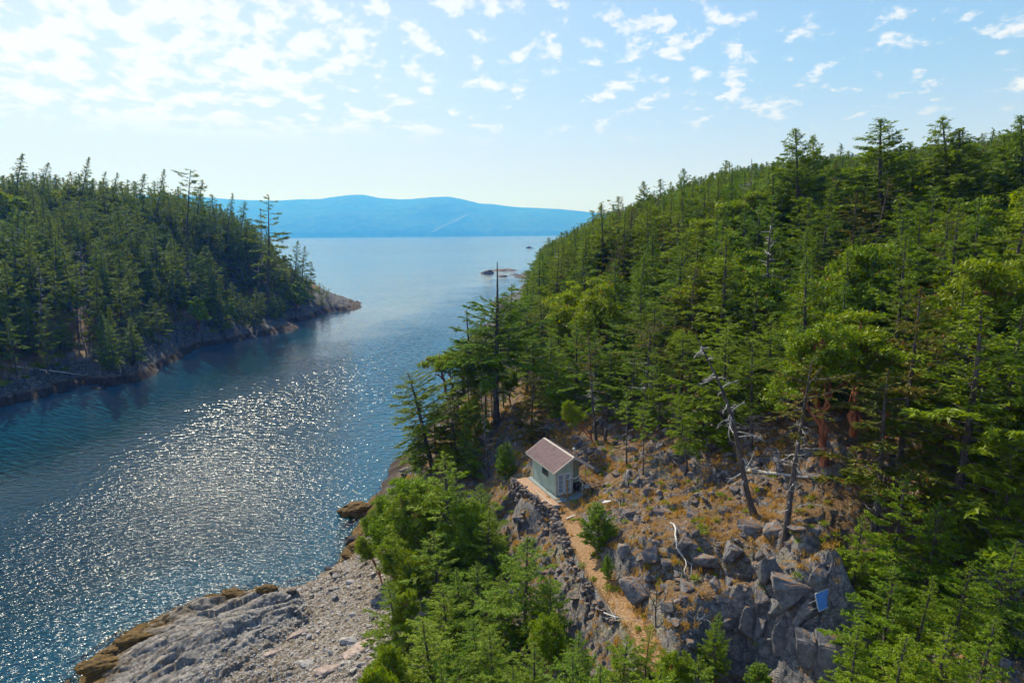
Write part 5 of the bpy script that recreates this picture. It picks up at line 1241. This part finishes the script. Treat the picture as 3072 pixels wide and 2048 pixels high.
M_pink = rock_mat("pink_granite", (.25, .18, .155), (.42, .33, .29), (.48, .42, .37), .1)
RK = [rock_mesh(600 + i, M_pink, 18, .7, .07) for i in range(3)]
for px, py, sx_, sy_, sz_, k, lb in [(1075,1945,3.0,1.9,.8,0,"big flat pink slab on the gravel at the bottom"),(1130,2030,2.2,1.4,1.0,1,"pink and grey outcrop at the bottom edge of the beach"),(985,2010,2.4,1.3,.6,2,"flat pinkish slab at the bottom left of the gravel"),(1150,1890,1.5,1.0,.6,1,"pink slab partly under the trees by the beach"),(880,1905,1.9,.8,.45,0,"long tan slab where the gravel meets the pale outcrop"),(815,1960,2.1,.7,.4,2,"narrow tan slab lying along the pale outcrop")]:
    p = hit(px, py); rock("flat_rock", RK[k], p, (sx_, sy_, sz_), .6, lb, 'rock', tilt=.06, sink=.45)
# rock islets in the strait
def islet(px, py, wpx, hh, lb, seed):
    p = on_z(px, py, 0); wd_ = wpx / F * p[1]; n = 40; k = 16; V = []; Fc = []
    for j in range(k):
        for i in range(n):
            u = i / (n - 1) * 2 - 1; v = j / (k - 1) * 2 - 1; e = max(0, 1 - abs(u) ** 2.2 - abs(v) ** 2)
            V.append((u * wd_ / 2, v * wd_ * .28, e ** .6 * hh * (.55 + .9 * vnoise(np.array([u * 3.5 + seed]), np.array([v * 2.0 + seed]), seed)[0]) - .25))
    for j in range(k - 1):
        for i in range(n - 1): Fc.append((j * n + i, j * n + i + 1, (j + 1) * n + i + 1, (j + 1) * n + i))
    tag(link("rock_islet", mesh_np("rock_islet", V, Fc, [M_islet]), None, p), lb, "islet")
M_islet = rock_mat("islet_rock", (.05, .035, .028), (.17, .13, .10), (.28, .21, .13), .2)
islet(1462, 820, 42, 2.7, "rounded dark rock islet, left of the group in the strait", 3)
islet(1510, 811, 88, 1.7, "long low rock islet, farthest of the group in the strait", 5)
islet(1508, 829, 34, 1.3, "small flat rock islet, nearest of the group in the strait", 8)
islet(1545, 824, 30, 1.0, "thin rock islet at the right of the group in the strait", 9)
def boat(px, py, L, lb, name="motor_boat", cabin=True):
    p = on_z(px, py, 0); e = bpy.data.objects.new(name, None); COL.objects.link(e); e.location = p; e.rotation_euler = (0, 0, .15); tag(e, lb, "boat")
    mb = MB(); xs = np.linspace(-.5, .5, 9); V = []
    for x in xs:
        wv_ = .15 * (1 - max(0, -(x + .1) * 2.4) ** 2.2); wv_ = max(wv_, .004)
        zt = .10 + .05 * max(0, -x * 2) ** 2
        V += [(x * L, -wv_ * L, zt * L), (x * L, -wv_ * L * .6, -.02 * L), (x * L, wv_ * L * .6, -.02 * L), (x * L, wv_ * L, zt * L)]
    Fc = []
    for i in range(8):
        for j in range(3): Fc.append((4 * i + j, 4 * i + j + 1, 4 * i + 5 + j, 4 * i + 4 + j))
        Fc.append((4 * i + 3, 4 * i, 4 * i + 4, 4 * i + 7))
    Fc += [(0, 3, 2, 1), (32, 33, 34, 35)]; mb.add(V, Fc); mb.build("hull", [M_navy], e)
    if cabin:
        mb = MB(); mb.box((.02 * L, 0, .17 * L), (.5 * L, .2 * L, .13 * L)); mb.box((.0 * L, 0, .27 * L), (.26 * L, .18 * L, .07 * L)); mb.build("deckhouse", [flat_mat("boat_grey", (.24, .26, .30), .5)], e)
        mb = MB(); mb.box((.02 * L, 0, .19 * L), (.46 * L, .204 * L, .04 * L)); mb.build("window", [M_glass], e)
        mb = MB(); mb.tube([(-.02 * L, 0, .3 * L), (-.02 * L, 0, .42 * L)], .008 * L, 5); mb.build("mast", [M_white], e)
M_navy = flat_mat("dark_hull_paint", (.10, .11, .15), .4)
boat(1587, 744, 15.5, "grey cabin cruiser on the strait right of the islets")
boat(1600, 744.5, 5.5, "dinghy towed right behind the grey cabin cruiser", "dinghy", False)
boat(1555, 715, 16, "tiny boat far out near the opposite shore, left of the cabin cruiser", "motor_boat")
boat(1040, 708, 18, "tiny boat far out near the opposite shore, left of the channel's middle", "motor_boat")

# ------------------------------------------------------------ stone walls
def stone_run(name, pts, h0, h1, thick, size, label, seed, mat=M_rock, tops=None):
    rg = random.Random(seed); bm = bmesh.new(); tmp = [rock_mesh(seed + 50 + i, mat, 12, 1, .04) for i in range(5)]
    V = []; Fc = []; off = 0
    P_ = [Vector(p) for p in pts]
    for a, b in zip(P_[:-1], P_[1:]):
        L = (b - a).length; n = max(1, int(L / size))
        for i in range(n):
            q = a.lerp(b, (i + rg.random()) / n); hh = h0 + (h1 - h0) * rg.random(); z = ground(q.x, q.y) - .2 if tops is None else tops - hh
            zt = z + hh
            while z < zt:
                s = size * rg.uniform(.6, 1.3); me_ = tmp[rg.randrange(5)]
                Mx = Matrix.Translation((q.x + rg.gauss(0, thick * .35), q.y + rg.gauss(0, thick * .35), z + s * .25)) @ Euler((rg.gauss(0, .2), rg.gauss(0, .2), rg.uniform(0, 6.3))).to_matrix().to_4x4() @ Matrix.Diagonal((s * 1.3, s, s * .55, 1))
                for v in me_.vertices: V.append(Mx @ v.co)
                for f in me_.polygons: Fc.append([off + k for k in f.vertices])
                off += len(me_.vertices); z += s * .38
    me = bpy.data.meshes.new(name); me.from_pydata(V, [], Fc); me.materials.append(mat)
    for m_ in tmp: bpy.data.meshes.remove(m_)
    bm.free(); return tag(link(name, me), label, "stone wall")
a = hw(-3.35, 6.6); b = hw(-3.3, 2.6); c = hw(-3.1, .2); d = hw(-2.9, -1.35); e2 = hw(-1.2, -1.75); e3 = hw(-.7, -1.3)
stone_run("retaining_wall", [q.to_2d().to_3d() for q in (a, b, c, d, e2, e3)], 1.2, 1.9, .22, .36, "dry stone retaining wall holding the terrace left of the cabin", 5, M_rock, tops=11.93)
pl = [on_z(*p) for p in [(1668,1545,11.4),(1672,1590,11.3),(1690,1625,11.2),(1706,1665,11.2),(1716,1700,11.2),(1738,1740,11.1),(1760,1775,11.1),(1785,1810,11.1),(1812,1848,11.),(1845,1890,11.)]]
stone_run("path_edge_wall", [(q[0], q[1], 0) for q in pl[3:]], .45, .8, .16, .36, "low dry stone wall along the left side of the footpath", 6)
stone_run("rubble_wall", [(q[0], q[1], 0) for q in pl[:4]], .7, 1.3, .55, .40, "tumbled dry stone wall between the cabin terrace and the footpath", 9)
mb = MB(); mb.box((-2.6, 2.3, -.13), (1.15, 7.4, .16)); o = mb.build("terrace", [M_soil]); o.matrix_world = HM.copy(); tag(o, "strip of orange-brown terrace soil between the cabin and its retaining wall", "terrace")
mb = MB(); mb.box((-2.75, .6, .01), (.07, 3.4, .06)); o = mb.build("edging_timber", [M_wood]); o.matrix_world = HM.copy(); tag(o, "long pale timber lying on the terrace soil beside the cabin", "timber")

# ------------------------------------------------------------ fallen wood and bare shrubs
def log(name, a, b, r, mat, label, twigs=0, seed=1, up=.12):
    A_, B_ = Vector(hit(*a)), Vector(hit(*b)); A_.z += r + up; B_.z += r + up * .6; rg = random.Random(seed); mb = MB()
    pts = [A_.lerp(B_, k / 6) + Vector((0, 0, rg.gauss(0, .03))) for k in range(7)]; o = pts[0].copy(); pts = [q - o for q in pts]
    mb.tube(pts, [r * (1 - .09 * k) for k in range(7)], 8)
    for i in range(twigs):
        q = pts[rg.randrange(1, 7)]; d = Vector((rg.gauss(0, 1), rg.gauss(0, 1), rg.uniform(.1, 1))).normalized(); L = rg.uniform(.5, 1.5)
        mb.tube([q, q + d * L * .5, q + d * L + Vector((rg.gauss(0, .2), rg.gauss(0, .2), -.15))], [r * .25, r * .15, .006], 4, cap=False)
    ob = mb.build(name, [mat], None, True); ob.location = o; tag(ob, label, "log" if name == 'fallen_log' else "branch")
log("fallen_log", (2238, 1428), (2440, 1448), .16, M_grey, "long silvery fallen log behind the leaning dead trunk", 5, 3, .3)
log("fallen_log", (2150, 1250), (2275, 1200), .15, M_grey, "fallen grey log sloping up in the wood behind the clearing", 3, 4, .5)
log("fallen_log", (413, 975), (440, 1035), .25, M_grey, "grey log leaning on the left headland's shore rocks", 3, 5, .5)
log("fallen_log", (40, 1105), (255, 1130), .22, M_grey, "bleached trunk lying along the shore rock at the far left", 6, 6, .3)
log("fallen_log", (960, 902), (1000, 925), .2, M_grey, "bleached log on the tip of the left headland", 2, 7, .2)
def crooked(name, pix, rads, mat, label, forks=6, seed=1, lift=.12, cat="branch", L=.8):
    rg = random.Random(seed); P_ = [Vector(hit(*p)) + Vector((0, 0, lift)) for p in pix]; o = P_[0].copy(); P_ = [q - o for q in P_]; mb = MB(); mb.tube(P_, rads, 6)
    for i in range(forks):
        k = rg.randrange(1, len(P_)); q = P_[k]; d = Vector((rg.gauss(0, 1), rg.gauss(0, 1), rg.uniform(0, .8))).normalized()
        pts = [q]
        for j in range(4): d = (d + Vector((rg.gauss(0, .3), rg.gauss(0, .3), rg.gauss(0, .2)))).normalized(); pts.append(pts[-1] + d * L / 4)
        mb.tube(pts, [rads[k] * .6, rads[k] * .45, rads[k] * .35, .01, .005], 4, cap=False)
    ob = mb.build(name, [mat], None, True); ob.location = o; tag(ob, label, cat)
crooked("fallen_branch", [(2010,1578),(2020,1582),(2027,1596),(2025,1615),(2029,1634),(2030,1655),(2042,1674),(2056,1690),(2059,1706),(2052,1720),(2054,1738)], [.06,.065,.062,.06,.055,.055,.05,.045,.035,.025,.01], M_twig, "bleached white crooked branch lying in the clearing", 7, 3, .25)
crooked("fallen_branch", [(2060,1690),(2075,1700),(2072,1725)], [.03,.025,.01], M_twig, "short side piece of bleached wood by the crooked branch", 3, 9, .15)
crooked("fallen_branch", [(1810,1995),(1840,2005),(1875,2015)], [.04,.03,.01], M_twig, "white forked twig at the bottom edge", 8, 5, 3.2, L=.9)
crooked("fallen_branch", [(1470,1325),(1490,1320),(1510,1335)], [.05,.04,.02], M_twig, "curved white stick on the slope behind the cabin", 3, 6, .3)
for i, (a, b, s) in enumerate([(1880,1330,.5),(2000,1380,.6),(2120,1400,.6),(2200,1380,.7),(2330,1360,.6),(1960,1340,.5),(2390,1500,.5),(1660,1290,.5),(1420,1350,.6),(2480,1460,.6),(2150,1640,.35),(2100,1860,.35)]):
    p = hit(a, b); mbb = brush(16, 1.3 * s * 2, s, None, 30 + i, .3, .022)
    place_obj("dead_branch", mbb, [M_grey if i % 3 else M_dtwig], p, i, ["tangle of grey dead twigs on the rubble behind the cabin", "tangle of grey dead twigs left of the middle of the wood's edge", "tangle of dead twigs at the foot of the wood", "tangle of dead twigs left of the leaning dead trunk", "tangle of dead twigs above the long fallen log", "small tangle of dead twigs by the thin young conifers", "dead twigs beside the cliff-top pine's foot", "dead twigs uphill of the cabin roof", "dead twigs by the spike-topped firs", "dead twigs at the right end of the rubble", "dark dry twigs in the middle of the clearing", "dry twigs near the foot of the clearing"][i], "branch")
# bare shrub with forking dark stems
def bare_shrub(px, py, H, label, seed, mat=M_dtwig):
    rg = random.Random(seed); mb = MB()
    def gr(p, d, L, r, k):
        q = p + d * L * .5 + Vector((rg.gauss(0, .04), rg.gauss(0, .04), 0)); e_ = p + d * L; mb.tube([p, q, e_], [r, r * .85, r * .7], 5, cap=False)
        if k < 4:
            for _ in range(2 + (rg.random() < .4)): gr(e_, (d + Vector((rg.gauss(0, .55), rg.gauss(0, .55), rg.gauss(.1, .25)))).normalized(), L * rg.uniform(.55, .8), r * .62, k + 1)
    gr(Vector((0, 0, -.1)), Vector((-.05, 0, 1)).normalized(), H * .38, .05, 0)
    place_obj("bare_shrub", mb, [mat], hit(px, py), 0, label, "shrub")
bare_shrub(1968, 1880, 3.3, "bare dark-stemmed shrub with forking twigs right of the footpath", 4)
bare_shrub(1862, 1520, 1.3, "thin bare brown stem beside the brush heap", 6)
mb = MB(); mb.tube([(0, 0, -.2), (0, 0, .3), (.03, 0, .8)], [.16, .12, .1], 9); place_obj("tree_stump", mb, [M_grey], hit(1883, 1438), 0, "small grey tree stump in the rubble right of the cabin", "stump", True)
mb = MB(); mb.tube([(0, 0, -.2), (.05, 0, .6), (.1, 0, 1.4)], [.22, .17, .13], 9); place_obj("tree_stump", mb, [M_bark], hit(1815, 1325), 0, "dark broken stump uphill of the cabin's right corner", "stump", True)

# ------------------------------------------------------------ ground cover nobody could count
def scatter_pts(n, polys, seed, w=None):
    rg = random.Random(seed); out_ = []
    for i in range(n):
        poly = polys[i % len(polys)]; a, b = rand_in(poly, rg); p = hit(a, b); out_.append(p)
    return out_
def hit_fast(poly, n, seed):
    """ground points spread through a photo-space polygon, found by projecting the terrain grid"""
    rg = np.random.default_rng(seed); px, py, dd = project(GX, GY, GZ); ok = in_poly(px, py, poly) & (GZ > .15)
    ar = np.gradient(RR)[:, None] * RRm * R(.09) * ok; w_ = (ar / ar.sum()).ravel()
    idx_ = rg.choice(GX.size, n, p=w_); return np.stack([GX.ravel()[idx_], GY.ravel()[idx_], GZ.ravel()[idx_]], 1) + rg.normal(0, .05, (n, 3)) * np.array([1, 1, 0])
OPEN = [(1180,1450),(1420,1150),(1700,1100),(2000,1260),(2460,1330),(2560,1480),(2520,1760),(2300,1960),(2200,2048),(1700,2048),(1480,1700),(1480,1520)]
rngn = np.random.default_rng(9)
P0 = hit_fast(OPEN, 5200, 1); dens_ = fbm(P0[:, 0] * .35, P0[:, 1] * .35, 91, 3); P0 = P0[dens_ > -.15]
nb_ = 16; ti = np.repeat(np.arange(len(P0)), nb_); n_ = len(ti)
sz = rngn.uniform(.15, .48, len(P0))[ti]; D_ = rngn.normal(0, .45, (n_, 3)) + np.array([0, 0, 1.]); C_ = P0[ti] + rngn.normal(0, .10, (n_, 3)) * np.array([1, 1, .1]) + np.array([0, 0, 1]) * sz[:, None] * .4
mg = leaf_mat("dry_grass", (.36, .20, .05), (.55, .36, .13), (.45, .28, .08), .3, .8)
tag(link("dry_grass", leaves_mesh("dry_grass", C_, D_, rngn.normal(0, 1, (n_, 3)), sz * 1.2, sz * .13, mg, rngn)), "golden dry grass tufts scattered over the rocky clearing", "grass", kind="stuff")
def clump_field(name, P_, r0, r1, leaf, per, mat, label, cat):
    per = int(per); ti = np.repeat(np.arange(len(P_)), per); n_ = len(ti); r_ = rngn.uniform(r0, r1, len(P_))[ti]
    u = rngn.normal(0, 1, (n_, 3)); u /= np.linalg.norm(u, axis=1, keepdims=True); u[:, 2] = np.abs(u[:, 2])
    C_ = P_[ti] + u * (r_ * rngn.uniform(.3, 1, n_))[:, None] * np.array([1.2, 1.2, .8])
    tag(link(name, leaves_mesh(name, C_, u + rngn.normal(0, .6, (n_, 3)), np.array([0, 0, .7]) + u * .6 + rngn.normal(0, .5, (n_, 3)), np.full(n_, leaf * 1.3), np.full(n_, leaf * .8), mat, rngn)), label, cat, kind="stuff")
P1 = hit_fast(OPEN, 900, 2); P1 = P1[fbm(P1[:, 0] * .3, P1[:, 1] * .3, 92, 3) > -.05]
clump_field("undergrowth", P1, .12, .42, .10, 90, M_arb, "low green shrubs among the rocks of the clearing", "undergrowth")
LW = [(-100,560),(500,560),(800,720),(960,880),(950,905),(700,985),(420,1090),(0,1180),(-100,1190)]
P2 = hit_fast(LW, 3800, 3); P2 = P2[P2[:, 2] > 3.2]
clump_field("undergrowth", P2, .8, 2.2, .55, 60, M_firF, "shaded undergrowth beneath the trees of the left headland", "undergrowth")
RW_ = [(1480,1020),(1600,800),(1800,650),(2500,520),(3100,420),(3100,2048),(2560,2048),(2560,1450),(2400,1320),(2000,1250),(1800,1120),(1620,1080)]
P3_ = hit_fast(RW_, 5200, 4); P3_ = P3_[P3_[:, 2] > 5]
near_ = np.hypot(P3_[:, 0], P3_[:, 1]) < 110
clump_field("undergrowth", P3_[near_][:1500], .4, 1.0, .16, 130, M_fir, "leafy undergrowth below the near trees of the right hill", "undergrowth")
clump_field("undergrowth", P3_[~near_], .8, 2.4, .6, 50, M_fir, "shaded undergrowth beneath the distant trees of the right hill", "undergrowth")
# gravel and small rubble
def pebbles(name, P_, s0, s1, mat, label):
    n_ = len(P_); base = np.array([[1, 0, .1], [.3, .9, -.1], [-.8, .6, .1], [-.7, -.7, 0], [.5, -.9, .1], [.15, .1, .75], [-.2, -.1, .6]]); fc = np.array([[0, 1, 5], [1, 2, 5], [2, 6, 5], [2, 3, 6], [3, 4, 6], [4, 0, 5], [4, 5, 6]])
    s = (rngn.uniform(s0, s1, n_) * rngn.uniform(.5, 1, n_))[:, None, None]; a_ = rngn.uniform(0, 6.28, n_); c_, q_ = np.cos(a_)[:, None], np.sin(a_)[:, None]
    bb = base[None] * rngn.uniform(.6, 1.3, (n_, 7, 3)); X = bb[..., 0] * c_ - bb[..., 1] * q_; Y = bb[..., 0] * q_ + bb[..., 1] * c_
    V_ = np.stack([X, Y, bb[..., 2]], -1) * s + P_[:, None]; Fc = fc[None] + (np.arange(n_) * 7)[:, None, None]
    tag(link(name, mesh_np(name, V_.reshape(-1, 3), Fc.reshape(-1, 3), [mat])), label, "gravel", kind="stuff")
pebbles("gravel", hit_fast([(700,1850),(1000,1720),(1090,1600),(1180,1640),(1240,1760),(1380,1900),(1380,2080),(500,2080)], 12000, 5), .03, .13, M_pale, "coarse gravel and cobbles covering the beach")
P9 = hit_fast(OPEN, 9000, 6); P9 = P9[seg_dist(P9[:, 0], P9[:, 1], PATH) > .7]
pebbles("rubble", P9, .04, .17, M_rock, "small broken rock strewn over the clearing and slope")
# clearing strip on the far mountain
if len(strip) > 2:
    V_ = []
    for i, (x, y, z) in enumerate(strip): w__ = 34 - 4 * i; V_ += [(x - w__, y - 60, z + 6), (x + w__, y - 60, z + 6)]
    m, t, out = new_mat("pale_cutting"); b = t.node('ShaderNodeBsdfDiffuse'); b.inputs[0].default_value = (.16, .16, .12, 1); t.l.new(b.outputs[0], out.inputs[0])
    link("path", mesh_np("path", V_, [(2 * i, 2 * i + 1, 2 * i + 3, 2 * i + 2) for i in range(len(strip) - 1)], [m]))['kind'] = 'structure'
